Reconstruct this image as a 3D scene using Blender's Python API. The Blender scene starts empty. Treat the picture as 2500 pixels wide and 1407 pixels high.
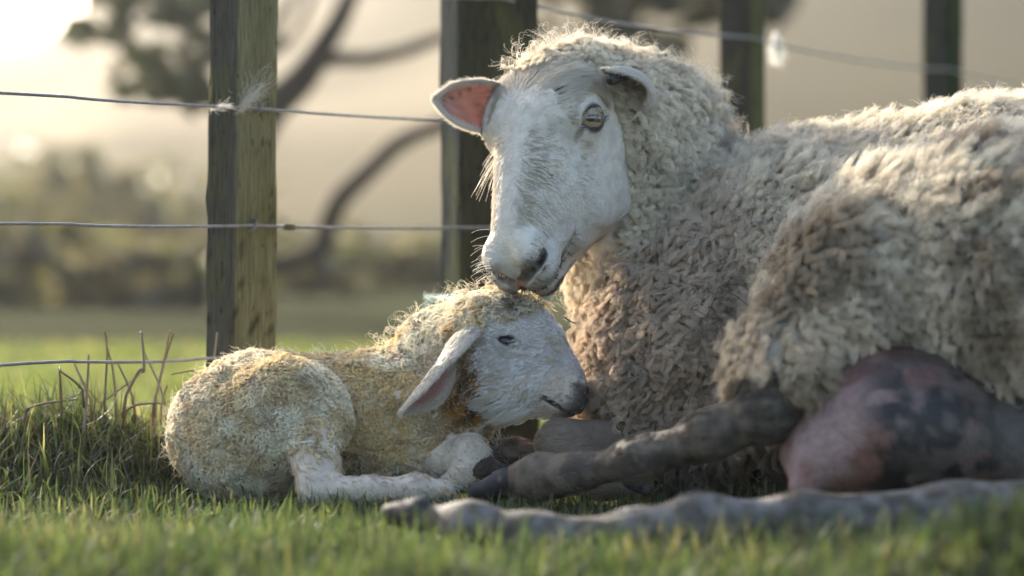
import bpy, bmesh, math, random
import numpy as np
from mathutils import Vector, Matrix

RNG = np.random.default_rng(11)
random.seed(11)
scene = bpy.context.scene
COL = scene.collection

# ------------------------------------------------------------------ camera, light, exposure
FPX, EYE, HORIZON = 5970.0, 0.30, 600.0        # focal length in pixels of a 2500 wide frame, eye height, horizon row
cam_data = bpy.data.cameras.new('camera')
cam = bpy.data.objects.new('camera', cam_data)
COL.objects.link(cam)
cam.location = (0, 0, EYE)
cam.rotation_euler = (math.radians(90), 0, 0)
cam_data.sensor_width = 36.0
cam_data.lens = 36.0 * FPX / 2500.0
cam_data.shift_y = -(703.5 - HORIZON) / 2500.0
cam_data.clip_start = 0.05
cam_data.clip_end = 3000
cam_data.dof.use_dof = True
cam_data.dof.focus_distance = 2.85
cam_data.dof.aperture_fstop = 2.4
cam_data.dof.aperture_blades = 0
scene.camera = cam

SUN_EL, SUN_AZ = math.radians(24.0), math.radians(-34.0)   # azimuth from +Y, negative is to the left
world = bpy.data.worlds.new('World')
scene.world = world
world.use_nodes = True
wn = world.node_tree
bg = wn.nodes['Background']
sky = wn.nodes.new('ShaderNodeTexSky')
sky.sky_type = 'NISHITA'
sky.sun_disc = False
sky.sun_elevation = SUN_EL
sky.sun_rotation = SUN_AZ
sky.air_density = 1.0
sky.dust_density = 3.0
sky.ozone_density = 1.0
wn.links.new(sky.outputs['Color'], bg.inputs['Color'])
bg.inputs['Strength'].default_value = 0.15
sun_data = bpy.data.lights.new('sun', 'SUN')
sun_data.energy = 4.9
sun_data.angle = math.radians(0.53)
sun_data.color = (1.0, 0.91, 0.77)
sun = bpy.data.objects.new('sun', sun_data)
COL.objects.link(sun)
sun_dir = Vector((math.sin(SUN_AZ) * math.cos(SUN_EL), math.cos(SUN_AZ) * math.cos(SUN_EL), math.sin(SUN_EL)))
sun.rotation_euler = sun_dir.to_track_quat('Z', 'Y').to_euler()
vs = scene.view_settings
vs.view_transform = 'Standard'
vs.look = 'None'
vs.exposure = 1.6
vs.gamma = 1.0
vs.use_curve_mapping = False
cy = scene.cycles
cy.max_bounces = 8
cy.diffuse_bounces = 5
cy.glossy_bounces = 2
cy.transmission_bounces = 4
cy.transparent_max_bounces = 8
cy.volume_bounces = 0
cy.use_denoising = True
cy.sample_clamp_indirect = 6.0
cy.caustics_reflective = False
cy.caustics_refractive = False

# ------------------------------------------------------------------ small helpers
def P(px, py, y):
    """World point seen at photograph pixel (px, py) at distance y."""
    return np.array([(px - 1250.0) / FPX * y, y, EYE + (HORIZON - py) / FPX * y])

def unit(v):
    v = np.asarray(v, float)
    return v / np.maximum(np.linalg.norm(v, axis=-1, keepdims=True), 1e-9)

def smooth(a, b, x):
    t = np.clip((np.asarray(x, float) - a) / (b - a), 0, 1)
    return t * t * (3 - 2 * t)

def hash3(i, j, k, seed):
    n = (i.astype(np.int64) * 374761393 + j.astype(np.int64) * 668265263 + k.astype(np.int64) * 2147483647 + seed * 1274126177)
    n = (n ^ (n >> 13)) * 1274126177
    n = n ^ (n >> 16)
    return (n & 0xFFFFFF).astype(np.float64) / float(0xFFFFFF)

def noise(p, scale, seed=0):
    """Value noise, 0..1, at points p (N,3); scale is cells per metre."""
    q = np.asarray(p, float) * scale
    b = np.floor(q)
    f = q - b
    f = f * f * (3 - 2 * f)
    i, j, k = b[:, 0], b[:, 1], b[:, 2]
    out = 0
    for di in (0, 1):
        for dj in (0, 1):
            for dk in (0, 1):
                w = (f[:, 0] if di else 1 - f[:, 0]) * (f[:, 1] if dj else 1 - f[:, 1]) * (f[:, 2] if dk else 1 - f[:, 2])
                out = out + w * hash3(i + di, j + dj, k + dk, seed)
    return out

def fbm(p, scale, seed=0, octaves=3):
    out, amp, tot = 0, 1.0, 0
    for o in range(octaves):
        out = out + amp * noise(p, scale * 2 ** o, seed + 17 * o)
        tot += amp
        amp *= 0.5
    return out / tot

def tag(o, label=None, cat=None, group=None, kind=None):
    if label: o['label'] = label
    if cat: o['category'] = cat
    if group: o['group'] = group
    if kind: o['kind'] = kind
    return o

def link(o, parent=None):
    COL.objects.link(o)
    if parent is not None:
        o.parent = parent
        o.matrix_parent_inverse = parent.matrix_basis.inverted()   # parts are modelled in world space
    return o

def thing(name, loc, label, cat, group=None):
    o = bpy.data.objects.new(name, None)
    o.empty_display_size = 0.05
    o.location = Vector([float(c) for c in loc])
    COL.objects.link(o)
    return tag(o, label, cat, group)

def mesh_from(name, V, F, mat, parent=None, smooth_shade=True, color=None):
    """V (N,3), F a list or array of faces; color (N,3) becomes the point attribute 'tint'."""
    me = bpy.data.meshes.new(name)
    V = np.asarray(V, np.float32)
    if isinstance(F, np.ndarray):
        n, k = F.shape
        me.vertices.add(len(V))
        me.vertices.foreach_set('co', V.ravel())
        me.loops.add(n * k)
        me.loops.foreach_set('vertex_index', F.astype(np.int32).ravel())
        me.polygons.add(n)
        me.polygons.foreach_set('loop_start', np.arange(0, n * k, k, dtype=np.int32))
        me.update(calc_edges=True)
    else:
        me.from_pydata([tuple(map(float, v)) for v in V], [], [tuple(int(i) for i in f) for f in F])
        me.update()
    me.polygons.foreach_set('use_smooth', np.full(len(me.polygons), smooth_shade))
    if color is not None:
        a = me.attributes.new('tint', 'FLOAT_COLOR', 'POINT')
        c = np.ones((len(V), 4), np.float32)
        c[:, :3] = color
        a.data.foreach_set('color', c.ravel())
    if mat is not None:
        me.materials.append(mat)
    me.validate()
    return link(bpy.data.objects.new(name, me), parent)

class MB:
    """Collects simple shapes into one mesh."""
    def __init__(self):
        self.V, self.F = [], []
    def add(self, V, F):
        b = len(self.V)
        self.V += [tuple(map(float, v)) for v in V]
        self.F += [tuple(int(i) + b for i in f) for f in F]
    def tube(self, pts, rad, n=8, cap=True):
        pts = np.asarray(pts, float)
        rad = np.broadcast_to(np.asarray(rad, float), (len(pts),))
        tan = unit(np.gradient(pts, axis=0))
        ref = np.array([0, 0, 1.0]) if abs(tan[0][2]) < 0.8 else np.array([1.0, 0, 0])
        V, F = [], []
        e1 = unit(np.cross(tan[0], ref))
        for i, p in enumerate(pts):
            e1 = unit(e1 - tan[i] * np.dot(e1, tan[i]))
            e2 = np.cross(tan[i], e1)
            for k in range(n):
                a = 2 * math.pi * k / n
                V.append(p + rad[i] * (math.cos(a) * e1 + math.sin(a) * e2))
        for i in range(len(pts) - 1):
            for k in range(n):
                F.append((i * n + k, i * n + (k + 1) % n, (i + 1) * n + (k + 1) % n, (i + 1) * n + k))
        if cap:
            F.append(tuple(range(n))[::-1])
            F.append(tuple((len(pts) - 1) * n + k for k in range(n)))
        self.add(V, F)
    def build(self, name, mat, parent=None, smooth_shade=True):
        return mesh_from(name, self.V, self.F, mat, parent, smooth_shade)

def spline(pts, n):
    """Catmull-Rom through pts (any columns), n samples."""
    p = np.asarray(pts, float)
    p = np.vstack([2 * p[0] - p[1], p, 2 * p[-1] - p[-2]])
    m = len(p) - 3
    out = []
    for t in np.linspace(0, m - 1e-6, n):
        i = int(t); f = t - i
        a, b, c, d = p[i:i + 4]
        out.append(0.5 * ((2 * b) + (c - a) * f + (2 * a - 5 * b + 4 * c - d) * f ** 2 + (3 * b - a - 3 * c + d) * f ** 3))
    return np.array(out)

# ------------------------------------------------------------------ materials
def new_mat(name):
    m = bpy.data.materials.new(name)
    m.use_nodes = True
    nt = m.node_tree
    nt.nodes.clear()
    out = nt.nodes.new('ShaderNodeOutputMaterial')
    return m, nt, out

def principled(nt, out, **kw):
    b = nt.nodes.new('ShaderNodeBsdfPrincipled')
    for k, v in kw.items():
        b.inputs[k.replace('_', ' ')].default_value = v
    nt.links.new(b.outputs[0], out.inputs['Surface'])
    return b

def tint_thin_mat(name, trans=0.35, gloss=0.04, rough=0.55, warm=(1, 1, 1)):
    """Diffuse plus translucent surface taking its colour from the attribute 'tint' (hair, blades, leaves)."""
    m, nt, out = new_mat(name)
    at = nt.nodes.new('ShaderNodeAttribute'); at.attribute_name = 'tint'
    d = nt.nodes.new('ShaderNodeBsdfDiffuse')
    t = nt.nodes.new('ShaderNodeBsdfTranslucent')
    g = nt.nodes.new('ShaderNodeBsdfGlossy'); g.inputs['Roughness'].default_value = rough
    g.inputs['Color'].default_value = (1, 1, 1, 1)
    mul = nt.nodes.new('ShaderNodeMix'); mul.data_type = 'RGBA'; mul.blend_type = 'MULTIPLY'
    mul.inputs[0].default_value = 1.0
    mul.inputs[7].default_value = (*warm, 1)
    nt.links.new(at.outputs['Color'], mul.inputs[6])
    nt.links.new(at.outputs['Color'], d.inputs['Color'])
    nt.links.new(mul.outputs[2], t.inputs['Color'])
    m1 = nt.nodes.new('ShaderNodeMixShader'); m1.inputs[0].default_value = trans
    nt.links.new(d.outputs[0], m1.inputs[1]); nt.links.new(t.outputs[0], m1.inputs[2])
    m2 = nt.nodes.new('ShaderNodeMixShader'); m2.inputs[0].default_value = gloss
    nt.links.new(m1.outputs[0], m2.inputs[1]); nt.links.new(g.outputs[0], m2.inputs[2])
    nt.links.new(m2.outputs[0], out.inputs['Surface'])
    return m

def tint_solid_mat(name, rough=0.8, bump=0.0, bump_scale=200.0, mottled=0.25, mottle_scale=60.0, sss=0.0, spec=0.3):
    m, nt, out = new_mat(name)
    b = principled(nt, out, Roughness=rough)
    b.inputs['Specular IOR Level'].default_value = spec
    at = nt.nodes.new('ShaderNodeAttribute'); at.attribute_name = 'tint'
    geo = nt.nodes.new('ShaderNodeNewGeometry')
    nz = nt.nodes.new('ShaderNodeTexNoise'); nz.inputs['Scale'].default_value = mottle_scale; nz.inputs['Detail'].default_value = 6
    nt.links.new(geo.outputs['Position'], nz.inputs['Vector'])
    rp = nt.nodes.new('ShaderNodeMapRange')
    rp.inputs[1].default_value = 0.3; rp.inputs[2].default_value = 0.7
    rp.inputs[3].default_value = 1 - mottled; rp.inputs[4].default_value = 1 + mottled * 0.5
    nt.links.new(nz.outputs['Fac'], rp.inputs[0])
    mx = nt.nodes.new('ShaderNodeMix'); mx.data_type = 'RGBA'; mx.blend_type = 'MULTIPLY'; mx.inputs[0].default_value = 1
    nt.links.new(at.outputs['Color'], mx.inputs[6]); nt.links.new(rp.outputs[0], mx.inputs[7])
    nt.links.new(mx.outputs[2], b.inputs['Base Color'])
    if sss:
        b.inputs['Subsurface Weight'].default_value = sss
        b.inputs['Subsurface Radius'].default_value = (0.01, 0.004, 0.002)
        b.inputs['Subsurface Scale'].default_value = 1.0
    if bump:
        n2 = nt.nodes.new('ShaderNodeTexNoise'); n2.inputs['Scale'].default_value = bump_scale; n2.inputs['Detail'].default_value = 5
        nt.links.new(geo.outputs['Position'], n2.inputs['Vector'])
        bp = nt.nodes.new('ShaderNodeBump'); bp.inputs['Strength'].default_value = bump; bp.inputs['Distance'].default_value = 0.004
        nt.links.new(n2.outputs['Fac'], bp.inputs['Height']); nt.links.new(bp.outputs[0], b.inputs['Normal'])
    return m

WOOL = tint_thin_mat('wool_fibre', 0.38, 0.03, 0.5)
SKIN = tint_solid_mat('animal_skin', 0.75, 0.35, 260, 0.2, 80)
HORN = tint_solid_mat('hoof_horn', 0.75, 0.4, 150, 0.4, 90)
EAR = tint_thin_mat('ear_skin', 0.5, 0.03, 0.5, (1.1, 0.92, 0.85))

# ------------------------------------------------------------------ implicit bodies
class Ell:
    def __init__(s, c, r, axes=None):
        s.c = np.asarray(c, float); s.r = np.asarray(r, float)
        s.A = np.eye(3) if axes is None else np.asarray(axes, float)      # rows are the local axes
    def __call__(s, p):
        q = (p - s.c) @ s.A.T
        k0 = np.linalg.norm(q / s.r, axis=1)
        k1 = np.linalg.norm(q / (s.r ** 2), axis=1)
        return np.where(k0 < 1e-6, -s.r.min(), k0 * (k0 - 1) / np.maximum(k1, 1e-9))

class Cone:
    """Capsule whose radius runs from ra at a to rb at b."""
    def __init__(s, a, b, ra, rb):
        s.a, s.b, s.ra, s.rb = np.asarray(a, float), np.asarray(b, float), ra, rb
    def __call__(s, p):
        ba = s.b - s.a
        t = np.clip(((p - s.a) @ ba) / (ba @ ba), 0, 1)
        return np.linalg.norm(p - s.a - t[:, None] * ba, axis=1) - (s.ra + (s.rb - s.ra) * t)

def chain(pts, rads):
    return [Cone(pts[i], pts[i + 1], rads[i], rads[i + 1]) for i in range(len(pts) - 1)]

class Loft:
    """Head-like solid: along axis m a super-ellipse section with half width w and from bottom b to top t."""
    def __init__(s, O, A, m, w, t, b, p=2.3):
        s.O, s.A = np.asarray(O, float), np.asarray(A, float)             # rows: side, dorsal, forward
        s.m, s.w, s.t, s.b, s.p = map(np.asarray, (m, w, t, b, p))
        fine = np.linspace(m[0], m[-1], 120)
        sp = spline(np.column_stack([m, w, t, b]), 120)
        s.fm = sp[:, 0]; s.fw = np.maximum(sp[:, 1], 0.002); s.ft = sp[:, 2]; s.fb = sp[:, 3]
    def __call__(s, p):
        q = (p - s.O) @ s.A.T
        z = q[:, 2]
        zc = np.clip(z, s.fm[0], s.fm[-1])
        w = np.interp(zc, s.fm, s.fw); t = np.interp(zc, s.fm, s.ft); b = np.interp(zc, s.fm, s.fb)
        h = np.maximum((t - b) / 2, 0.002); c = (t + b) / 2
        k = (np.abs(q[:, 0] / w) ** s.p + np.abs((q[:, 1] - c) / h) ** s.p) ** (1 / s.p)
        d = (k - 1) * np.minimum(w, h) * 0.9
        dz = np.maximum(np.maximum(s.fm[0] - z, z - s.fm[-1]), 0)
        return np.sqrt(np.maximum(d, 0) ** 2 + dz ** 2) + np.minimum(np.maximum(d, -1), 0) * (dz == 0)

def smin(a, b, k):
    h = np.maximum(k - np.abs(a - b), 0) / k
    return np.minimum(a, b) - h * h * k * 0.25

class Body:
    """Signed field: groups of solids melted together, then hollows cut out."""
    def __init__(s):
        s.groups, s.cuts = [], []
    def add(s, tagname, prims, k):
        s.groups.append((tagname, prims if isinstance(prims, list) else [prims], k))
    def cut(s, prim, k=0.004):
        s.cuts.append((prim, k))
    def tagged(s, p):
        out = {}
        for t, prims, k in s.groups:
            d = np.min([pr(p) for pr in prims], axis=0)
            out[t] = np.minimum(out[t], d) if t in out else d
        return out
    def __call__(s, p):
        f = None
        for t, prims, k in s.groups:
            for pr in prims:
                d = pr(p)
                f = d if f is None else smin(f, d, k)
        for pr, k in s.cuts:
            f = -smin(-f, pr(p), k)
        return f
    def grad(s, p, e=6e-4):
        g = np.empty_like(p)
        for i in range(3):
            d = np.zeros(3); d[i] = e
            g[:, i] = s(p + d) - s(p - d)
        return g / (2 * e)

def surface_net(field, lo, hi, h):
    """Closed quad mesh of field = 0; coarse cells far from the surface are skipped."""
    lo = np.asarray(lo, float)
    n = (np.ceil((np.asarray(hi) - lo) / (4 * h)).astype(int) * 4)
    nc = n // 4
    ax = [lo[i] + (np.arange(nc[i]) * 4 + 2) * h for i in range(3)]
    C = np.stack(np.meshgrid(*ax, indexing='ij'), -1).reshape(-1, 3)
    fc = field(C).reshape(nc)
    V = np.repeat(np.repeat(np.repeat(fc, 4, 0), 4, 1), 4, 2)
    near = np.argwhere(np.abs(fc) < 4 * h * 1.6)
    off = np.stack(np.meshgrid(*[np.arange(4)] * 3, indexing='ij'), -1).reshape(-1, 3)
    idx = (near[:, None, :] * 4 + off[None]).reshape(-1, 3)
    for c0 in range(0, len(idx), 400000):
        ii = idx[c0:c0 + 400000]
        V[ii[:, 0], ii[:, 1], ii[:, 2]] = field(lo + (ii + 0.5) * h)
    S = V < 0
    nx, ny, nz = V.shape
    cell_cnt = np.zeros((nx - 1, ny - 1, nz - 1), np.float32)
    cell_sum = np.zeros((nx - 1, ny - 1, nz - 1, 3), np.float32)
    quads = []
    edges = []
    for a in range(3):
        sl0 = [slice(None)] * 3; sl1 = [slice(None)] * 3
        sl0[a] = slice(0, -1); sl1[a] = slice(1, None)
        A, B = V[tuple(sl0)], V[tuple(sl1)]
        e = np.argwhere((A < 0) != (B < 0))
        va, vb = A[tuple(e.T)], B[tuple(e.T)]
        t = va / (va - vb)
        pos = e.astype(np.float32).copy(); pos[:, a] += t
        b, c = (a + 1) % 3, (a + 2) % 3
        cells = []
        for db, dc in ((-1, -1), (0, -1), (0, 0), (-1, 0)):
            q = e.copy(); q[:, b] += db; q[:, c] += dc
            cells.append(q)
        ok = np.ones(len(e), bool)
        for q in cells:
            ok &= (q >= 0).all(1) & (q[:, 0] < nx - 1) & (q[:, 1] < ny - 1) & (q[:, 2] < nz - 1)
        cells = [q[ok] for q in cells]; pos = pos[ok]; flip = (va[ok] > 0)
        for q in cells:
            np.add.at(cell_cnt, tuple(q.T), 1)
            np.add.at(cell_sum, tuple(q.T), pos)
        edges.append((cells, flip))
    act = np.argwhere(cell_cnt > 0)
    ids = -np.ones(cell_cnt.shape, np.int64)
    ids[tuple(act.T)] = np.arange(len(act))
    vv = cell_sum[tuple(act.T)] / cell_cnt[tuple(act.T)][:, None]
    for cells, flip in edges:
        q = np.stack([ids[tuple(c.T)] for c in cells], 1)
        q[flip] = q[flip][:, ::-1]
        quads.append(q)
    return lo + (vv + 0.5) * h, np.vstack(quads)

def settle(field, v, it=3, lim=0.004):
    for _ in range(it):
        f = field(v); g = field.grad(v)
        st = -(f / np.maximum((g * g).sum(1), 0.05))[:, None] * g
        ln = np.linalg.norm(st, axis=1, keepdims=True)
        v = v + st * np.minimum(1, lim / np.maximum(ln, 1e-9))
    return v

def refine(V, F, pick):
    """Splits the picked faces in four (bmesh), returns vertex and mixed face lists."""
    bm = bmesh.new()
    vs_ = [bm.verts.new(v) for v in V]
    for f in F:
        try: bm.faces.new([vs_[i] for i in f])
        except ValueError: pass
    bm.verts.index_update()
    bm.faces.ensure_lookup_table()
    cen = np.array([f.calc_center_median() for f in bm.faces])
    m = pick(cen)
    ed = set()
    for f, k in zip(bm.faces, m):
        if k: ed.update(f.edges)
    bmesh.ops.subdivide_edges(bm, edges=list(ed), cuts=1, use_grid_fill=True)
    bm.verts.index_update()
    V2 = np.array([v.co for v in bm.verts])
    F2 = [[v.index for v in f.verts] for f in bm.faces]
    bm.free()
    return V2, F2

def sample(V, F, density, rng):
    """Random points on quads or polygons; density(centres, normals) gives points per square metre."""
    T = []
    for f in F:
        for k in range(1, len(f) - 1):
            T.append((f[0], f[k], f[k + 1]))
    T = np.array(T)
    a, b, c = V[T[:, 0]], V[T[:, 1]], V[T[:, 2]]
    cr = np.cross(b - a, c - a)
    ar = np.linalg.norm(cr, axis=1) / 2
    cen = (a + b + c) / 3
    d = density(cen, unit(cr)) * ar
    n = np.floor(d + rng.random(len(d))).astype(int)
    t = np.repeat(np.arange(len(T)), n)
    u, v = rng.random(len(t)), rng.random(len(t))
    s = u + v > 1
    u[s], v[s] = 1 - u[s], 1 - v[s]
    return a[t] + u[:, None] * (b[t] - a[t]) + v[:, None] * (c[t] - a[t])

def seen(cen, nrm, facing=-0.4, margin=0.10):
    """1 where the surface could be seen from near the camera."""
    v = unit(np.array([0, 0, EYE]) - cen)
    px = 1250 + cen[:, 0] / cen[:, 1] * FPX
    m = margin * FPX / 2
    return ((nrm * v).sum(1) > facing) & (px > -m) & (px < 2500 + m)

def hair_object(name, parent, chunks, mat):
    """chunks: list of (points (N,K,3), radius (N,K) or float, tint (N,3))."""
    sizes, pos, rad, col = [], [], [], []
    for p, r, c in chunks:
        N, K, _ = p.shape
        sizes.append(np.full(N, K, np.int32))
        pos.append(p.reshape(-1, 3).astype(np.float32))
        rad.append(np.broadcast_to(np.asarray(r, np.float32), (N, K)).reshape(-1))
        cc = np.ones((N, 4), np.float32); cc[:, :3] = c
        col.append(cc)
    cu = bpy.data.hair_curves.new(name)
    cu.add_curves(np.concatenate(sizes).tolist())
    cu.attributes['position'].data.foreach_set('vector', np.concatenate(pos).ravel())
    ra = cu.attributes.get('radius') or cu.attributes.new('radius', 'FLOAT', 'POINT')
    ra.data.foreach_set('value', np.concatenate(rad))
    ca = cu.attributes.new('tint', 'FLOAT_COLOR', 'CURVE')
    ca.data.foreach_set('color', np.concatenate(col).ravel())
    cu.materials.append(mat)
    o = link(bpy.data.objects.new(name, cu), parent)
    return tag(o, kind='stuff')

def locks(p, n, flow, L, R, children, K, rise, fall, sweep, curl, turns, clump, tint, rad, rng, fuzz=0.0012, var=0.08, tip=0.45):
    """Grows locks of fibres at p: rise along the normal, fall back, sweep along flow, twisted into curls."""
    M = len(p)
    col = lambda x: np.broadcast_to(np.asarray(x, float), (M,))[:, None, None]
    n = unit(n); flow = unit(flow - n * (flow * n).sum(1, keepdims=True)); b = np.cross(n, flow)
    u = np.linspace(0, 1, K)[None, :]
    lf = 0.75 + 0.5 * rng.random((M * children, 1))
    uu = (u * lf).reshape(M, children, K)
    L_, curl_, turns_ = col(L), col(curl), col(turns)
    rise_, fall_, sweep_ = col(rise), col(fall), col(sweep)
    hn = L_ * (rise_ * uu - fall_ * uu ** 2)
    hf = L_ * (sweep_ * (0.35 * uu + 0.65 * uu ** 2))
    ph = col(rng.random(M) * 6.283) + turns_ * 6.283 * uu * col(np.where(rng.random(M) < 0.5, 1, -1)) + 0.5 * (rng.random((M, children, 1)) - 0.5)
    ca = curl_ * np.minimum(1, 2.2 * uu)
    hb = ca * np.cos(ph); hn = hn + ca * np.sin(ph) * 0.8; hf = hf + ca * np.sin(ph) * 0.5
    ang = rng.random((M, children)) * 6.283
    rr = np.sqrt(rng.random((M, children))) * np.broadcast_to(np.asarray(R, float), (M,))[:, None]
    cl = 1 - np.asarray(clump) * np.minimum(1, uu * 1.6) ** 0.8
    of = (rr * np.cos(ang))[:, :, None] * cl; ob = (rr * np.sin(ang))[:, :, None] * cl
    fz = fuzz * uu
    fa = rng.random((M, children, 1)) * 6.283; fw = 4 + 8 * rng.random((M, children, 1))
    of = of + fz * np.sin(fa + fw * uu); ob = ob + fz * np.cos(1.7 * fa + fw * uu); hn = hn + fz * np.sin(2.3 * fa + fw * uu) * 0.8
    e = lambda v: v[:, None, None, :]
    pts = e(p) + e(n) * (hn - 0.002)[..., None] + e(flow) * (hf + of)[..., None] + e(b) * (hb + ob)[..., None]
    pts = pts.reshape(M * children, K, 3)
    c = np.repeat(np.asarray(tint, float) * np.ones((M, 1)), children, 0)
    c = c * (1 + var * (rng.random((len(c), 1)) * 2 - 1))
    r = np.asarray(rad) * (1 - (1 - tip) * u ** 2)
    return pts, np.broadcast_to(r, (M * children, K)), np.clip(c, 0, 0.95)

def mixc(a, b, w):
    w = np.asarray(w)[:, None]
    return np.asarray(a) * (1 - w) + np.asarray(b) * w

def leaf(name, base, tip_pts, half, cup, face, mat, parent, inside, outside, thick=0.0025, nu=22, nv=11, roll=None, spots=None):
    """Ear: a cupped blade along tip_pts, `face` points out of its hollow side; two skins joined at the rim."""
    c = spline(tip_pts, nu)
    fc = spline(face, nu) if np.ndim(face) == 2 else np.tile(face, (nu, 1))
    t = unit(np.gradient(c, axis=0))
    fc = unit(fc - t * (fc * t).sum(1, keepdims=True))
    sd = np.cross(t, fc)
    u = np.linspace(0, 1, nu)
    w = np.interp(u, np.linspace(0, 1, len(half)), half)
    w = spline(np.column_stack([np.linspace(0, 1, len(half)), half]), nu)[:, 1]
    cu_ = spline(np.column_stack([np.linspace(0, 1, len(cup)), cup]), nu)[:, 1]
    V, C, F = [], [], []
    for side in (0, 1):
        for i in range(nu):
            for j in range(nv):
                a = (j / (nv - 1) * 2 - 1)
                an = a * cu_[i]
                R = w[i] / max(cu_[i], 0.05)
                x = R * math.sin(an); z = R * (1 - math.cos(an))
                p = c[i] + sd[i] * x + fc[i] * z
                if side: p = p - (fc[i] * math.cos(an) - sd[i] * math.sin(an)) * thick * (1 - abs(a) ** 4)
                V.append(p); C.append(inside(u[i], a) if side == 0 else outside(u[i], a))
    N = nu * nv
    for i in range(nu - 1):
        for j in range(nv - 1):
            q = (i * nv + j, i * nv + j + 1, (i + 1) * nv + j + 1, (i + 1) * nv + j)
            F.append(q); F.append(tuple(k + N for k in q[::-1]))
    V = np.array(V)
    o = mesh_from(name, V, F, mat, parent, True, np.array(C))
    inner, outer = V[:N].reshape(nu, nv, 3), V[N:].reshape(nu, nv, 3)
    return o, inner, outer, t, fc, sd
# ------------------------------------------------------------------ ground, field and hills
def ground_h(x, y):
    x = np.asarray(x, float); y = np.asarray(y, float)
    p = np.stack([x, y, 0 * x], -1).reshape(-1, 3)
    near = smooth(9, 5, y)
    z = (0.018 * (fbm(p, 5, 41).reshape(x.shape) - .5) + 0.010 * (fbm(p, 22, 42).reshape(x.shape) - .5)) * near
    z = z + .062 * np.exp(-((x + .56) / .20) ** 2 - ((y - 3.06) / .12) ** 2)
    z = z + .030 * np.exp(-((x + .85) / .25) ** 2 - ((y - 3.0) / .3) ** 2)
    z = z +   .078 * np.exp(-((x - .44) / .15) ** 2 - ((y - 2.02) / .12) ** 2)
    z = z + .036 * np.exp(-((x + .07) / .07) ** 2 - ((y - 2.02) / .10) ** 2)
    z = z - .012 * np.exp(-((x + .1) / .3) ** 2 - ((y - 2.9) / .2) ** 2)
    roll = fbm(p, .05, 44).reshape(x.shape) - .5
    far = smooth(35, 200, y)
    side = x / np.maximum(y, 30)
    hill = (13.8 + 4.5 * smooth(-.205, -.15, side) + 22.0 * smooth(-.16, .22, side) + 6 * roll) * far
    return z + hill + 1.0 * roll * smooth(18, 60, y)

GROUND = tint_solid_mat('pasture_soil', 1.0, .6, 60, .4, 9, 0, 0.0)
def build_ground():
    ys = np.concatenate([np.arange(1.2, 4.2, .03), 4.2 + 270 * (np.linspace(0, 1, 90) ** 2.4)[1:]])
    xs_u = np.linspace(-1, 1, 150)
    X = xs_u[None, :] * (1.3 + .42 * (ys[:, None] - 1.2))
    X = X + np.sign(xs_u)[None, :] * (np.abs(xs_u)[None, :] ** 6) * (2 + ys[:, None] * .6)
    Y = np.repeat(ys[:, None], 150, 1)
    Z = ground_h(X, Y)
    V = np.stack([X, Y, Z], -1).reshape(-1, 3)
    n0, n1 = X.shape
    i = np.arange(n0 - 1)[:, None] * n1 + np.arange(n1 - 1)[None, :]
    F = np.stack([i, i + 1, i + n1 + 1, i + n1], -1).reshape(-1, 4)
    x, y = V[:, 0], V[:, 1]
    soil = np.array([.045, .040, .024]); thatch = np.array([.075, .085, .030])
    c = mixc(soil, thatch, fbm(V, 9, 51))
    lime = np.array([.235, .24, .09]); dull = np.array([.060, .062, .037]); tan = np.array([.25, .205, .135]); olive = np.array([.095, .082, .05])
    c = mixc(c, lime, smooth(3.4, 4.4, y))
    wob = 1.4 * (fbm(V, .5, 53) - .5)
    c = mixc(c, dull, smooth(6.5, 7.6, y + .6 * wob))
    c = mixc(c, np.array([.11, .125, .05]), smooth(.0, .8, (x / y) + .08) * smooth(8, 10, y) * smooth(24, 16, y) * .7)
    patch = np.exp(-((x + 7.0) / 1.0) ** 2 - ((y - 40) / 7) ** 2)  # patch of sunlit grass, its light painted into the ground colour
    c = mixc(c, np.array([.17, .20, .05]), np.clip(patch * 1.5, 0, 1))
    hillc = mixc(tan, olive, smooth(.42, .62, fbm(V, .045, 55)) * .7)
    hillc = mixc(hillc, olive, smooth(.0, .12, x / y) * .9)  # right side darker: slope shade and weaker glow put into the colour
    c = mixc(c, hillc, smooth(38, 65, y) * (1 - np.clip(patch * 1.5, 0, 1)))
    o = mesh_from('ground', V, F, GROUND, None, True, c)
    return tag(o, kind='structure')

# ------------------------------------------------------------------ trees and bushes beyond the fence
BARK = tint_solid_mat('bark', .9, .6, 30, .4, 14, 0, .15)
LEAF = tint_thin_mat('leaves', .45, .05, .4, (1.1, 1.15, .6))

def leaf_cloud(name, centres, radii, counts, size, tints, parent, rng, flat=.75):
    V, C = [], []
    for (c, r, n) in zip(centres, radii, counts):
        d = unit(rng.normal(size=(n, 3))) * (rng.random((n, 1)) ** .45) * np.asarray(r)
        p = np.asarray(c) + d
        a = unit(rng.normal(size=(n, 3))); b = unit(np.cross(a, rng.normal(size=(n, 3))))
        s = size * (.6 + .8 * rng.random((n, 1)))
        V.append(np.stack([p - a * s, p + b * s * .38, p + a * s, p - b * s * .38], 1))
        t = np.array(tints)[rng.integers(0, len(tints), n)] * (.75 + .5 * rng.random((n, 1)))
        C.append(np.repeat(t[:, None, :], 4, 1))
    V = np.concatenate(V).reshape(-1, 3); C = np.concatenate(C).reshape(-1, 3)
    F = np.arange(len(V)).reshape(-1, 4)
    return tag(mesh_from(name, V, F, LEAF, parent, False, C), kind='stuff')

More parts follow.
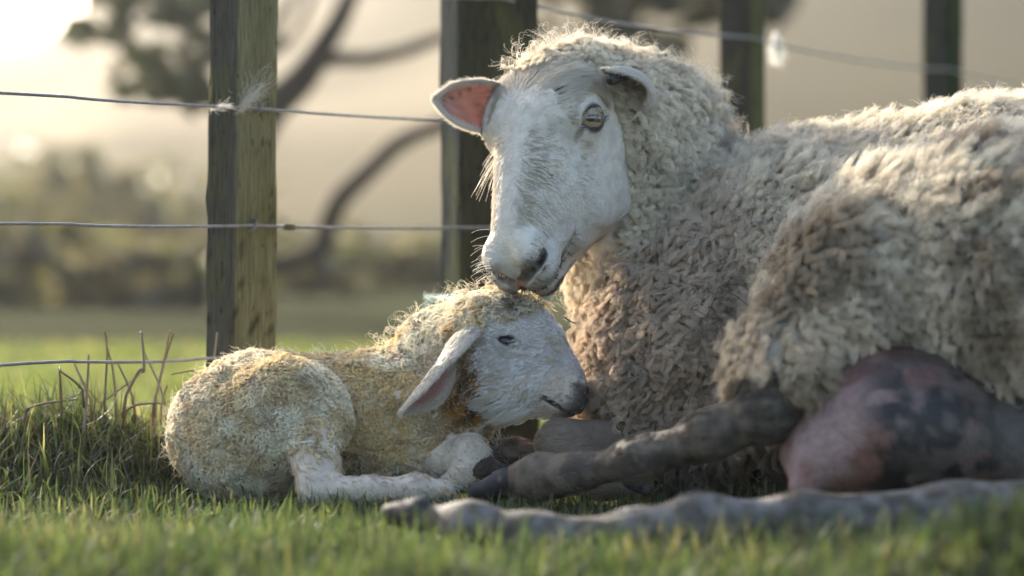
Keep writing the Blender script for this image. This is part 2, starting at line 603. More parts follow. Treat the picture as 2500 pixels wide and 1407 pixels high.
def limb(name, px, widths, y, parent, n=30):
    pts = spline([P(a, b, yy) for (a, b), yy in zip(px, y)], n)
    w = np.interp(np.linspace(0, 1, n), np.linspace(0, 1, len(widths)), widths) / FPX * np.interp(np.linspace(0, 1, n), np.linspace(0, 1, len(y)), y) / 2
    mb = MB(); mb.tube(pts, w, 10)
    V = np.array(mb.V); V = V + (fbm(V, 9, 61)[:, None] - .5) * .03
    c = mixc(np.array([.035, .028, .022]), np.array([.07, .055, .043]), fbm(V, 6, 62))
    return mesh_from(name, V, mb.F, BARK, parent, True, c)

def build_background():
    rng = np.random.default_rng(21)
    y = 10.0
    t = thing('tree', P(575, 800, y), 'tree with dark crooked low branches behind the mossy post of the fence', 'tree')
    limb('trunk', [(560, 815), (575, 640), (585, 450), (640, 290), (735, 195), (790, 110), (830, 45), (880, -60), (940, -220)], [125, 110, 105, 98, 78, 60, 52, 42, 26], [y] * 9, t, 50)
    limb('branch', [(600, 640), (660, 648), (725, 636), (783, 606), (803, 550), (832, 486), (900, 418), (980, 345), (1070, 308), (1180, 270)], [42, 46, 50, 56, 50, 50, 46, 42, 38, 26], [y, y, y, y, y, y - .1, y - .2, y - .3, y - .4, y - .6], t, 50)
    limb('branch', [(745, 185), (800, 150), (900, 145), (1000, 120), (1075, 92), (1200, 40)], [42, 38, 38, 34, 30, 22], [y, y, y - .1, y - .2, y - .3, y - .5], t)
    limb('branch', [(640, 180), (655, 110), (690, 40), (730, -30), (760, -120)], [22, 26, 26, 22, 14], [y + .2] * 5, t)
    limb('branch', [(640, 150), (700, 110), (745, 40), (765, -30), (790, -110)], [14, 18, 20, 16, 12], [y + .3] * 5, t)
    limb('branch', [(600, 400), (530, 260), (430, 190), (330, 110), (230, 60)], [50, 36, 26, 20, 10], [y, y, y + .1, y + .2, y + .3], t)
    cl = [(560, 60, .12, .1), (450, 40, .1, .05), (360, 130, .07, .04), (300, 215, .06, .05), (205, 84, .085, .05), (262, 60, .10, .06), (330, 20, .12, .08), (410, -5, .12, .08), (180, 95, .05, .04), (300, -40, .2, .1), (480, -30, .15, .1),
          (335, 190, .09, .07), (385, 165, .12, .08), (440, 185, .12, .09), (480, 150, .10, .09), (415, 215, .09, .06), (490, 225, .07, .06), (460, 250, .05, .04)]
    cl = [(a + rng.normal() * r * 330, b + rng.normal() * h * 330, r * rng.uniform(.25, .6), h * rng.uniform(.25, .6)) for a, b, r, h in cl for _ in range(5)]
    leaf_cloud('crown', [P(a, b, y + .25 * rng.normal()) for a, b, r, h in cl], [(r * 1.35, r * 1.3, h * 1.4) for a, b, r, h in cl], [int(1250 * r) for a, b, r, h in cl], .030,
               [(.035, .050, .022), (.05, .06, .028), (.07, .075, .03)], t, rng)
    # second tree, foliage hanging into the top of the frame behind the ewe
    y2 = 14.0
    t2 = thing('tree', P(1480, 770, y2), 'tree whose dark leaves hang into view above the head of the ewe', 'tree')
    limb('trunk', [(1560, 790), (1545, 500), (1530, 250), (1540, 0), (1580, -260)], [90, 80, 70, 60, 40], [y2 + .6] * 5, t2)
    limb('branch', [(1535, 300), (1450, 150), (1380, 60), (1300, -40)], [40, 30, 22, 14], [y2 + .6, y2 + .5, y2 + .4, y2 + .3], t2)
    limb('branch', [(1535, 200), (1640, 90), (1760, 20), (1900, -40)], [40, 30, 22, 14], [y2 + .6, y2 + .5, y2 + .4, y2 + .3], t2)
    cl = []
    for k in range(26):
        a = rng.uniform(1330, 1930); b = rng.normal(-20, 40)
        cl.append((a, b, rng.uniform(.10, .17), rng.uniform(.06, .10)))
    for k in range(13):
        cl.append((rng.uniform(1310, 1720), rng.uniform(60, 240), rng.uniform(.05, .10), rng.uniform(.04, .07)))
    leaf_cloud('crown', [P(a, b, y2 + .3 * rng.normal()) for a, b, r, h in cl], [(r, r, h) for a, b, r, h in cl], [int(3000 * r) for a, b, r, h in cl], .034,
               [(.030, .038, .018), (.05, .055, .025), (.075, .07, .032)], t2, rng)
    # bushes on the flat beyond the field
    spots = [(40, 22, 1.15, 1.3, 'tall brown bush at the left edge beyond the field'), (190, 26, 1.05, 1.2, 'brown bush beyond the field next to the tallest one'),
             (330, 24, .85, .9, 'low brown bush beyond the field above the dry grass stems'), (450, 28, .85, 1.0, 'brown bush seen left of the mossy post'),
             (30, 12, .40, .75, 'low brown scrub at the left edge near the sunlit field'), (215, 13.5, .34, .7, 'low brown scrub beyond the sunlit field above the dry stems'), (390, 12, .34, .7, 'low brown scrub just left of the mossy post'),
             (740, 15, .30, .7, 'low scrub between the two nearest posts under the crooked branch'), (960, 17, .34, .7, 'low scrub beside the thick dark post'),
             (720, 27, .55, 1.0, 'small bush under the crooked branch of the tree'), (-120, 24, 1.3, 1.6, None), (900, 34, .45, 1.2, 'low far bush between the two nearest posts'),
             (110, 38, 1.9, 2.2, 'grey brown thicket standing behind the brown bushes'), (400, 42, 1.6, 2.4, 'grey brown thicket behind the bush left of the mossy post')]
    for a, yy, h, w, lab in spots:
        if lab is None: continue
        x = (a - 1250) / FPX * yy
        z0 = float(ground_h(np.array([x]), np.array([yy]))[0])
        b = thing('bush', (x, yy, z0), lab, 'bush', 'brown bushes beyond the field')
        mb = MB()
        for k in range(9):
            an = rng.uniform(0, 6.28); sp = rng.uniform(.1, .45) * w
            top = np.array([x + sp * math.cos(an), yy + sp * math.sin(an), z0 + h * rng.uniform(.6, .95)])
            mb.tube(spline([np.array([x, yy, z0 - .05]), (np.array([x, yy, z0]) + top) / 2 + rng.normal(size=3) * .05, top], 8), np.linspace(.028, .008, 8), 5)
        V = np.array(mb.V)
        mesh_from('stem', V, mb.F, BARK, b, True, np.tile([.10, .08, .06], (len(V), 1)))
        n = 34
        cs = [np.array([x + rng.normal() * w * .42, yy + rng.normal() * w * .4, z0 + h * (.05 + .90 * rng.random() ** 1.2)]) for _ in range(n)]
        leaf_cloud('foliage', cs, [(w * u_, w * u_, h * u_ * .8) for u_ in rng.uniform(.08, .22, n)], [int(v_) for v_ in rng.uniform(25, 110, n)], .05 + .0012 * yy, [(.13, .11, .075), (.16, .13, .09), (.10, .09, .055), (.22, .18, .11), (.14, .15, .06)], b, rng)

# ------------------------------------------------------------------ fence
WOOD = tint_solid_mat('weathered_wood', .9, .55, 320, .35, 140, 0, .15)
def wood_mat():
    m, nt, out = new_mat('mossy_post_wood')
    b = principled(nt, out, Roughness=.9); b.inputs['Specular IOR Level'].default_value = 0.0
    at = nt.nodes.new('ShaderNodeAttribute'); at.attribute_name = 'tint'
    geo = nt.nodes.new('ShaderNodeNewGeometry')
    mp = nt.nodes.new('ShaderNodeMapping'); mp.inputs['Scale'].default_value = (1, 1, .07)
    nt.links.new(geo.outputs['Position'], mp.inputs['Vector'])
    n1 = nt.nodes.new('ShaderNodeTexNoise'); n1.inputs['Scale'].default_value = 330; n1.inputs['Detail'].default_value = 4; n1.inputs['Roughness'].default_value = .65
    nt.links.new(mp.outputs[0], n1.inputs['Vector'])
    mp2 = nt.nodes.new('ShaderNodeMapping'); mp2.inputs['Scale'].default_value = (1, 1, .35)
    nt.links.new(geo.outputs['Position'], mp2.inputs['Vector'])
    n2 = nt.nodes.new('ShaderNodeTexNoise'); n2.inputs['Scale'].default_value = 150; n2.inputs['Detail'].default_value = 5
    nt.links.new(mp2.outputs[0], n2.inputs['Vector'])
    r1 = nt.nodes.new('ShaderNodeMapRange'); r1.inputs[1].default_value = .3; r1.inputs[2].default_value = .7; r1.inputs[3].default_value = .55; r1.inputs[4].default_value = 1.25
    nt.links.new(n1.outputs['Fac'], r1.inputs[0])
    r2 = nt.nodes.new('ShaderNodeMapRange'); r2.inputs[1].default_value = .30; r2.inputs[2].default_value = .37; r2.inputs[3].default_value = .4; r2.inputs[4].default_value = 1
    nt.links.new(n2.outputs['Fac'], r2.inputs[0])
    mu = nt.nodes.new('ShaderNodeMath'); mu.operation = 'MULTIPLY'
    nt.links.new(r1.outputs[0], mu.inputs[0]); nt.links.new(r2.outputs[0], mu.inputs[1])
    mx = nt.nodes.new('ShaderNodeMix'); mx.data_type = 'RGBA'; mx.blend_type = 'MULTIPLY'; mx.inputs[0].default_value = 1
    nt.links.new(at.outputs['Color'], mx.inputs[6]); nt.links.new(mu.outputs[0], mx.inputs[7])
    nt.links.new(mx.outputs[2], b.inputs['Base Color'])
    bp = nt.nodes.new('ShaderNodeBump'); bp.inputs['Strength'].default_value = .7; bp.inputs['Distance'].default_value = .002
    nt.links.new(mu.outputs[0], bp.inputs['Height']); nt.links.new(bp.outputs[0], b.inputs['Normal'])
    return m
POST = wood_mat()
STEEL = tint_solid_mat('galvanised_wire', .45, .3, 400, .35, 90, 0, .6)

def post(parent, corner, ang, wl, wr, top, seed, left_tint, right_tint, label, lean=0.0, notch=None):
    """Squared post with its near vertical edge at `corner`; right face runs at angle ang from +X, left face square to it."""
    dr = np.array([math.cos(ang), math.sin(ang)]); dl = np.array([-math.sin(ang), math.cos(ang)])
    prof, side = [], []
    ch = .0035
    cs = [(0, 0), (wr, 0), (wr, wl), (0, wl)]
    nseg = 9
    for i in range(4):
        a, b = np.array(cs[i]), np.array(cs[(i + 1) % 4])
        d = (b - a) / np.linalg.norm(b - a); L = np.linalg.norm(b - a)
        for s_ in np.linspace(ch, L - ch, nseg):
            prof.append(a + d * s_); side.append((1, 2, 3, 0)[i])
    prof = np.array(prof); side = np.array(side); m = len(prof)
    zs = np.concatenate([np.arange(-.12, top, .012), [top]])
    V, C = [], []
    for z in zs:
        xy = np.array(corner)[None, :] + prof[:, :1] * dr + prof[:, 1:] * dl + np.array([lean * z, 0])
        V.append(np.column_stack([xy, np.full(m, z)]))
    V = np.concatenate(V)
    sd = np.tile(side, len(zs))
    cen = np.array([*(np.array(corner) + dr * wr / 2 + dl * wl / 2), 0])
    out = V - cen; out[:, 2] = 0
    q = V * np.array([1, 1, .25])
    V = V + out / .05 * ((fbm(q, 60, seed) - .5) * .005 + (fbm(q, 14, seed + 3) - .5) * .006)[:, None]
    if notch is not None:
        for zn, depth in notch:
            w = np.exp(-((V[:, 2] - zn) / .018) ** 2) * (sd == 0) * smooth(wl * .3, wl, ((V[:, :2] - np.array(corner)) @ dl))
            V = V + np.column_stack([-dl[0] * w * depth, -dl[1] * w * depth, 0 * w])
    f = fbm(V * np.array([1, 1, .3]), 30, seed + 5)
    lt, rt = np.array(left_tint), np.array(right_tint)
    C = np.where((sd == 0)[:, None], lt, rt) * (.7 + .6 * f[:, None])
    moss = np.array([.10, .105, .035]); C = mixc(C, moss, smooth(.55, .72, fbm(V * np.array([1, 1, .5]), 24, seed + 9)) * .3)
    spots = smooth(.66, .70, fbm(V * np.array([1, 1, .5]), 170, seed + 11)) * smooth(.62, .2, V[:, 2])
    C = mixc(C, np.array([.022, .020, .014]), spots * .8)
    F = []
    for i in range(len(zs) - 1):
        for k in range(m):
            F.append((i * m + k, i * m + (k + 1) % m, (i + 1) * m + (k + 1) % m, (i + 1) * m + k))
    F.append(tuple((len(zs) - 1) * m + k for k in range(m)))
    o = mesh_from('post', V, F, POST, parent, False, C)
    o['label'] = label
    return o

def build_fence():
    f = thing('fence', P(600, 1180, 3.1), 'wire fence of weathered wooden posts running behind the ewe and lamb', 'fence')
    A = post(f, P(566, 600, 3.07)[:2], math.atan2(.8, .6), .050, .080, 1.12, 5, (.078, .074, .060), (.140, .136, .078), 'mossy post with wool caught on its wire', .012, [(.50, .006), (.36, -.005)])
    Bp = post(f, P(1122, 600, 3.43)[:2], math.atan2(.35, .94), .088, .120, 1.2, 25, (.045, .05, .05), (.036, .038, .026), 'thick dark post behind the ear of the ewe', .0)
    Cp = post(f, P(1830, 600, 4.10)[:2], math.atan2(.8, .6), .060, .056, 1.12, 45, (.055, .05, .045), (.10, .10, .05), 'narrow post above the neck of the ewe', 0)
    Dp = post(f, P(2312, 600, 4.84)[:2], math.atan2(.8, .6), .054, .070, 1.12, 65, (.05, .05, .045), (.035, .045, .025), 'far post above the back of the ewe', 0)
    lines = {.648: 'top', .474: 'b', .325: 'c', .163: 'd'}
    base = np.array([[-1.60, 1.63], [-.3375 - .2, 3.1 - .2334], [-.3375, 3.100], [-.029, 3.44], [.392, 4.105], [.855, 4.85], [1.60, 6.05], [3.4, 8.9]])
    rng = np.random.default_rng(8)
    for z in lines:
        pts = []
        for k in range(len(base) - 1):
            a, b = base[k], base[k + 1]
            for s_ in np.linspace(0, 1, 14)[:-1]:
                xy = a + (b - a) * s_
                sag = -.010 * (4 * s_ * (1 - s_)) * (1 if z > .6 else .25)
                pts.append([xy[0], xy[1], z + sag])
        pts.append([*base[-1], z])
        pts = np.array(pts)
        pts = spline(pts, 320)
        pts[:, 2] += (noise(pts, 7, int(z * 1000)) - .5) * .004
        pts[:, :2] += np.array([.012, -.010])
        mb = MB(); mb.tube(pts, .0019 if z < .6 else .0022, 8)
        w = mesh_from('wire', mb.V, mb.F, STEEL, f, True, np.tile([.20, .20, .20], (len(mb.V), 1)))
        if z == .325:
            k = int(np.argmin(np.abs(pts[:, 0] / pts[:, 1] - (702 - 1250) / FPX)))
            kb = MB()
            d = unit(pts[k + 1] - pts[k]); e1 = unit(np.cross(d, [0, 0, 1.])); e2 = np.cross(d, e1)
            hel = [pts[k] + d * (s_ - .5) * .016 + .0030 * (math.cos(s_ * 40) * e1 + math.sin(s_ * 40) * e2) for s_ in np.linspace(0, 1, 70)]
            kb.tube(hel, .0014, 6)
            o = mesh_from('wire_knot', kb.V, kb.F, STEEL, w, True, np.tile([.10, .10, .035], (len(kb.V), 1)))
            o['label'] = 'mossy knot twisted in the wire'
        # staples where the wire meets each post
        if z < .6:
            c = P(618 if z > .4 else (603 if z > .2 else 600), 600, 3.1); i = int(np.argmin(np.linalg.norm(pts[:, :2] - c[:2], axis=1)))
            p0 = pts[i]; nrm = np.array([.8, -.6, 0]); along = np.array([.6, .8, 0])
            st = []
            for s_ in np.linspace(0, 1, 18):
                a = math.pi * s_
                st.append(p0 - nrm * .012 + nrm * .016 * math.sin(a) ** .6 + np.array([0, 0, 1]) * .0070 * math.cos(a) + along * .005 * math.cos(a))
            sb = MB(); sb.tube(st, .0018, 6)
            mesh_from('staple', sb.V, sb.F, STEEL, A, True, np.tile([.17, .17, .17], (len(sb.V), 1)))
    return f

def build_twine():
    rope, nt, out = new_mat('twine_fibre'); principled(nt, out, Base_Color=(.13, .27, .26, 1), Roughness=.8)
    c = P(1122, 600, 3.43)[:2]; ang = math.atan2(.35, .94)
    dr = np.array([math.cos(ang), math.sin(ang)]); dl = np.array([-math.sin(ang), math.cos(ang)])
    mb = MB()
    for kk, (dz, g) in enumerate(((0, .006), (.010, .008), (-.008, .007))):
        ring = []
        for u, v in ((-1, -1), (.5, -1.05), (1, -1), (1, 1), (-1, 1), (-1.05, 0)):
            xy = c + dr * (.060 + u * (.060 + g)) + dl * (.044 + v * (.044 + g))
            ring.append([xy[0], xy[1], .218 + dz + .004 * math.sin(3 * u + kk)])
        ring = np.array(ring + [ring[0]])
        p = spline(ring, 90)
        mb.tube(p, .0052, 8)
    xy = c + dl * .075 - dr * .010
    tail = spline([[xy[0], xy[1], .220], [xy[0] - .012, xy[1], .212], [xy[0] - .012, xy[1] - .006, .190], [xy[0] - .004, xy[1] - .010, .165], [xy[0] - .006, xy[1] - .01, .15]], 24)
    mb.tube(tail, .0045, 8)
    o = mb.build('twine', rope)
    tag(o, 'faded green twine knotted round the thick dark post', 'twine')

# ------------------------------------------------------------------ grass
BLADE = tint_thin_mat('grass_blade', .5, .025, .5, (1.05, 1.1, .6))
DRY = tint_thin_mat('dry_stem', .25, .05, .5, (1, 1, 1))

def blades(root, h, w, lean, bend, az, tint, seg=4):
    n = len(root)
    t = np.linspace(0, 1, seg + 1)
    d = np.stack([np.cos(az), np.sin(az), 0 * az], -1)
    wd = np.stack([-np.sin(az), np.cos(az), 0 * az], -1)
    wob = np.random.default_rng(5).normal(size=(n, 1)) * .5
    wd = unit(wd + d * wob)
    P_, W_ = [], []
    for s_ in t:
        ang = lean + bend * s_
        off = h[:, None] * (d * (np.sin(ang) * s_)[:, None] + np.array([0, 0, 1]) * (np.cos(ang) * s_)[:, None])
        P_.append(root + off)
        W_.append(w * (1 - s_ ** 1.6) + .0002)
    V = np.stack([np.stack([p - wd * ww[:, None] / 2, p + wd * ww[:, None] / 2], 1) for p, ww in zip(P_, W_)], 1)   # n, seg+1, 2, 3
    V = V.reshape(-1, 3)
    base = (np.arange(n) * (seg + 1) * 2)[:, None]
    q = np.array([[2 * k, 2 * k + 1, 2 * k + 3, 2 * k + 2] for k in range(seg)])
    F = (base[:, :, None] + q[None]).reshape(-1, 4)
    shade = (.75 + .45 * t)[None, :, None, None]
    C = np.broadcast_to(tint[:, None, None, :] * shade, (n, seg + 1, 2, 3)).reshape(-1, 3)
    return V, F, C

def scatter(n, y0, y1, rng, m=1.12):
    y = y0 + (y1 - y0) * rng.random(n)
    x = (rng.random(n) * 2 - 1) * (1250 / FPX) * y * m
    return x, y

GREEN = [np.array(c) for c in ((.062, .092, .036), (.082, .112, .046), (.048, .074, .030), (.096, .112, .050), (.12, .13, .062))]
STRAW = [np.array(c) for c in ((.22, .20, .12), (.17, .15, .09), (.13, .105, .065))]

def build_grass(bodies):
    rng = np.random.default_rng(31)
    def make(n, y0, y1, hmin, hmax, w, dry, clear=True, m=1.12):
        x, y = scatter(n, y0, y1, rng, m)
        p = np.stack([x, y, np.zeros(n)], -1)
        patch = fbm(p, 6, 71)
        keep = rng.random(n) < .35 + 1.0 * patch
        x, y, p, patch = x[keep], y[keep], p[keep], patch[keep]
        z = ground_h(x, y)
        p[:, 2] = z
        if clear:
            for B in bodies:
                q = p.copy(); q[:, 2] = .03
                ins = B(q) < .004
                q[:, 2] = .07
                ins |= B(q) < -.002
                p, patch = p[~ins], patch[~ins]
        k = len(p)
        h = (hmin + (hmax - hmin) * rng.random(k) ** 1.5) * (.6 + .8 * patch)
        g = np.array(GREEN)[rng.integers(0, len(GREEN), k)]
        s_ = np.array(STRAW)[rng.integers(0, len(STRAW), k)]
        isdry = rng.random(k) < dry * (.3 + 7 * smooth(.56, .72, fbm(p, 5, 73)))
        t = np.where(isdry[:, None], s_, g) * (.7 + .6 * rng.random((k, 1)))
        return blades(p, h, w * (.6 + .8 * rng.random(k)), rng.normal(0, .65, k), rng.normal(.6, .9, k), rng.random(k) * 6.283, t)
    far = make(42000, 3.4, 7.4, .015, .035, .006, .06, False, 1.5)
    far = (far[0], far[1], np.clip(far[2] * np.array([1.75, 1.6, 1.3]), 0, .5))  # sunlit glow of the far field put into the blade tint
    sets = [make(5200, 2.12, 2.33, .020, .066, .0030, .08), make(46000, 1.55, 2.5, .014, .042, .0032, .06, True, 1.5), make(46000, 2.4, 3.5, .010, .032, .0026, .08, True, 1.45), far]
    V = np.concatenate([s_[0] for s_ in sets]); C = np.concatenate([s_[2] for s_ in sets])
    off = np.cumsum([0] + [len(s_[0]) for s_ in sets])
    F = np.concatenate([s_[1] + o for s_, o in zip(sets, off)])
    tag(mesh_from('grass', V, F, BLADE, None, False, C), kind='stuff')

    # tussock on the bank left of the lamb, with dry flower stems
    t = thing('grass_tussock', (-.56, 3.03, .05), 'tussock of long grass with dry stems growing left of the lamb', 'grass tussock')
    n = 9000
    x = rng.normal(-.60, .18, n); y = rng.normal(3.0, .085, n)
    x = np.where(x > -.43, x - .13, x)
    p = np.stack([x, y, ground_h(x, y) - .004], -1)
    ins = bodies[1](p + np.array([0, 0, .02])) < .012
    p = p[~ins]; k = len(p)
    isdry = rng.random(k) < .13
    g = np.array(GREEN)[rng.integers(0, len(GREEN), k)] * .85; s_ = np.array(STRAW)[rng.integers(0, len(STRAW), k)]
    V, F, C = blades(p, .022 + .070 * rng.random(k) ** 2.0, .0020 + .0026 * rng.random(k), rng.normal(.5, .8, k), rng.normal(1.1, 1.0, k), rng.random(k) * 6.283,
                     np.where(isdry[:, None], s_, g) * (.6 + .7 * rng.random((k, 1))), 5)
    tag(mesh_from('blades', V, F, BLADE, t, False, C), kind='stuff')
    # dead thatch lying criss-cross over the bank
    n = 450
    x = rng.normal(-.56, .17, n); x = np.where(x > -.42, x - .16, x); y = rng.normal(2.98, .08, n)
    p = np.stack([x, y, ground_h(x, y) + .004 + .040 * rng.random(n) ** 1.5], -1)
    p = p[bodies[1](p) > .015]; k = len(p)
    V, F, C = blades(p, .03 + .06 * rng.random(k), .0014 + .0014 * rng.random(k), rng.normal(1.35, .3, k), rng.normal(.3, .5, k), rng.random(k) * 6.283,
                     np.array([(.26, .20, .12), (.16, .12, .075), (.09, .068, .045), (.20, .12, .07)])[rng.integers(0, 4, k)] * (.7 + .5 * rng.random((k, 1))), 4)
    tag(mesh_from('thatch', V, F, DRY, t, False, C), kind='stuff')
    stems = [[(205, 1050), (212, 960), (217, 865)], [(255, 1010), (258, 930), (262, 862), (256, 806)], [(285, 1000), (275, 900), (262, 850), (262, 815)],
             [(300, 980), (340, 905), (352, 905), (346, 818), (342, 815)], [(330, 1010), (320, 960), (296, 905), (286, 886)], [(410, 1000), (385, 930), (352, 860), (343, 818)],
             [(378, 980), (392, 920), (405, 860), (416, 806)], [(372, 1000), (395, 910), (412, 850), (425, 812)], [(393, 1000), (402, 960), (409, 940)],
             [(150, 980), (147, 930), (145, 897)], [(205, 955), (180, 930), (150, 908), (146, 897)], [(225, 985), (200, 930), (182, 890), (175, 872)],
             [(520, 920), (524, 870), (530, 812)], [(475, 950), (474, 915), (470, 906), (418, 914)], [(0, 1060), (80, 1010), (130, 985), (200, 960)], [(60, 1000), (110, 985), (190, 975)],
             [(300, 1010), (330, 990), (380, 985), (410, 990)], [(240, 990), (300, 945), (345, 908), (350, 860)]]
    for i, s_ in enumerate(stems):
        yy = 2.94 + .10 * ((i * 37) % 10) / 10 + (.06 if s_[0][0] > 450 else 0)
        pts = spline([P(a, b, yy + .01 * math.sin(i + j)) for j, (a, b) in enumerate(s_)], 22)
        pts[0, 2] -= .02
        mb = MB(); mb.tube(pts, np.linspace(.0017, .0010, 22) * (1 if i % 3 else 1.25), 6)
        c = np.tile(np.array([(.23, .17, .10), (.15, .11, .075), (.28, .22, .14)][i % 3]), (len(mb.V), 1))
        o = mesh_from('stem', mb.V, mb.F, DRY, t, True, c)

def build_debris():
    """Turned clods of mud between lamb and ewe, twigs in the fleece."""
    rng = np.random.default_rng(4)
    soil = tint_solid_mat('clod_soil', .95, .8, 90, .5, 60, 0, .2)
    def clod(name, c, r, label, tint):
        bm = bmesh.new(); bmesh.ops.create_icosphere(bm, subdivisions=5, radius=1)
        V = np.array([v.co for v in bm.verts]); F = [[v.index for v in f.verts] for f in bm.faces]; bm.free()
        V = V * (1 + .5 * (fbm(V + c * 50, 1.6, 3) - .5)[:, None] + .35 * (fbm(V + c * 50, 5, 6) - .5)[:, None]) * np.array(r) + c
        t = mixc(np.array(tint), np.array(tint) * 2.3, smooth(.45, .6, fbm(V, 60, 5)))
        o = mesh_from(name, V, F, soil, None, True, t)
        tag(o, label, 'mud clod')
    clod('mud_or_hole_lump', P(1255, 1105, 2.93), (.042, .03, .018), 'clod of mud with dead grass under the chin of the lamb', (.06, .045, .035))
    clod('mud_or_hole_lump', P(1195, 1150, 2.80), (.018, .014, .014), 'small dark lump of mud above the hoof of the ewe', (.05, .04, .032))
    clod('mud_or_hole_lump', P(2480, 1372, 1.98), (.022, .03, .018), 'dark lump added for the dark hole in the near grass at the lower right corner', (.02, .016, .013))  # dark lump added to stand for a dark hole in the grass
    # dead grass lying over the clod
    k = 420
    x = rng.normal(.0, .028, k); y = rng.normal(2.90, .018, k)
    p = np.stack([x + .0, y, .030 + .012 * rng.random(k)], -1)
    V, F, C = blades(p, .025 + .03 * rng.random(k), .0014 + .001 * rng.random(k), rng.normal(1.1, .35, k), rng.normal(.6, .4, k), rng.random(k) * 6.283, np.array([(.30, .22, .15), (.20, .15, .10), (.12, .085, .06)])[rng.integers(0, 3, k)])
    o = mesh_from('dead_grass', V, F, DRY, None, False, C)
    tag(o, kind='stuff')

def build_haze():
    m, nt, out = new_mat('haze_air')
    v = nt.nodes.new('ShaderNodeVolumePrincipled')
    v.inputs['Color'].default_value = (.96, .95, .93, 1)
    v.inputs['Density'].default_value = .0012
    v.inputs['Anisotropy'].default_value = .72
    nt.links.new(v.outputs[0], out.inputs['Volume'])
    x, y0, y1, z0, z1 = 330, -12, 300, -4, 62
    V = [(-x, y0, z0), (x, y0, z0), (x, y1, z0), (-x, y1, z0), (-x, y0, z1), (x, y0, z1), (x, y1, z1), (-x, y1, z1)]
    F = [(0, 3, 2, 1), (4, 5, 6, 7), (0, 1, 5, 4), (1, 2, 6, 5), (2, 3, 7, 6), (3, 0, 4, 7)]
    tag(mesh_from('haze', V, F, m, None, False), kind='stuff')
# ------------------------------------------------------------------ ewe
def frame(m, s):
    m = unit(m); s = unit(np.asarray(s) - m * np.dot(m, s)); n = np.cross(s, m)
    if n[2] < 0: n = -n
    return np.array([s, n, m])

EH_O = P(1330, 312, 2.93)
EH_A = frame((-0.20, -0.43, -0.87), (0.78, -0.60, 0.10))
EH_S = 1.10
def eh(s, n, m):
    m = m if m < .08 else .08 + (m - .08) * .90
    return EH_O + EH_S * (np.array([s, n, m]) @ EH_A)

def nostril_path(sg):
    return [(eh(.0065 * sg, -.013, .1945), eh(.016 * sg, -.008, .190), .0030, .0046), (eh(.016 * sg, -.008, .190), eh(.027 * sg, -.003, .182), .0046, .0048), (eh(.027 * sg, -.003, .182), eh(.0385 * sg, -.002, .168), .0048, .0020)]

def mouth_path(sg):
    return [eh(0, -.0270, .196), eh(.015 * sg, -.0295, .189), eh(.028 * sg, -.035, .168), eh(.035 * sg, -.040, .144), eh(.037 * sg, -.043, .118)]

def tear_patch(eye_c, eye_out):
    a = eye_c[1] + eye_out[1] * .017 + np.array([-.011, -.004, -.003])
    return Cone(a, a + np.array([-.013, .004, -.022]), .004, .0015)

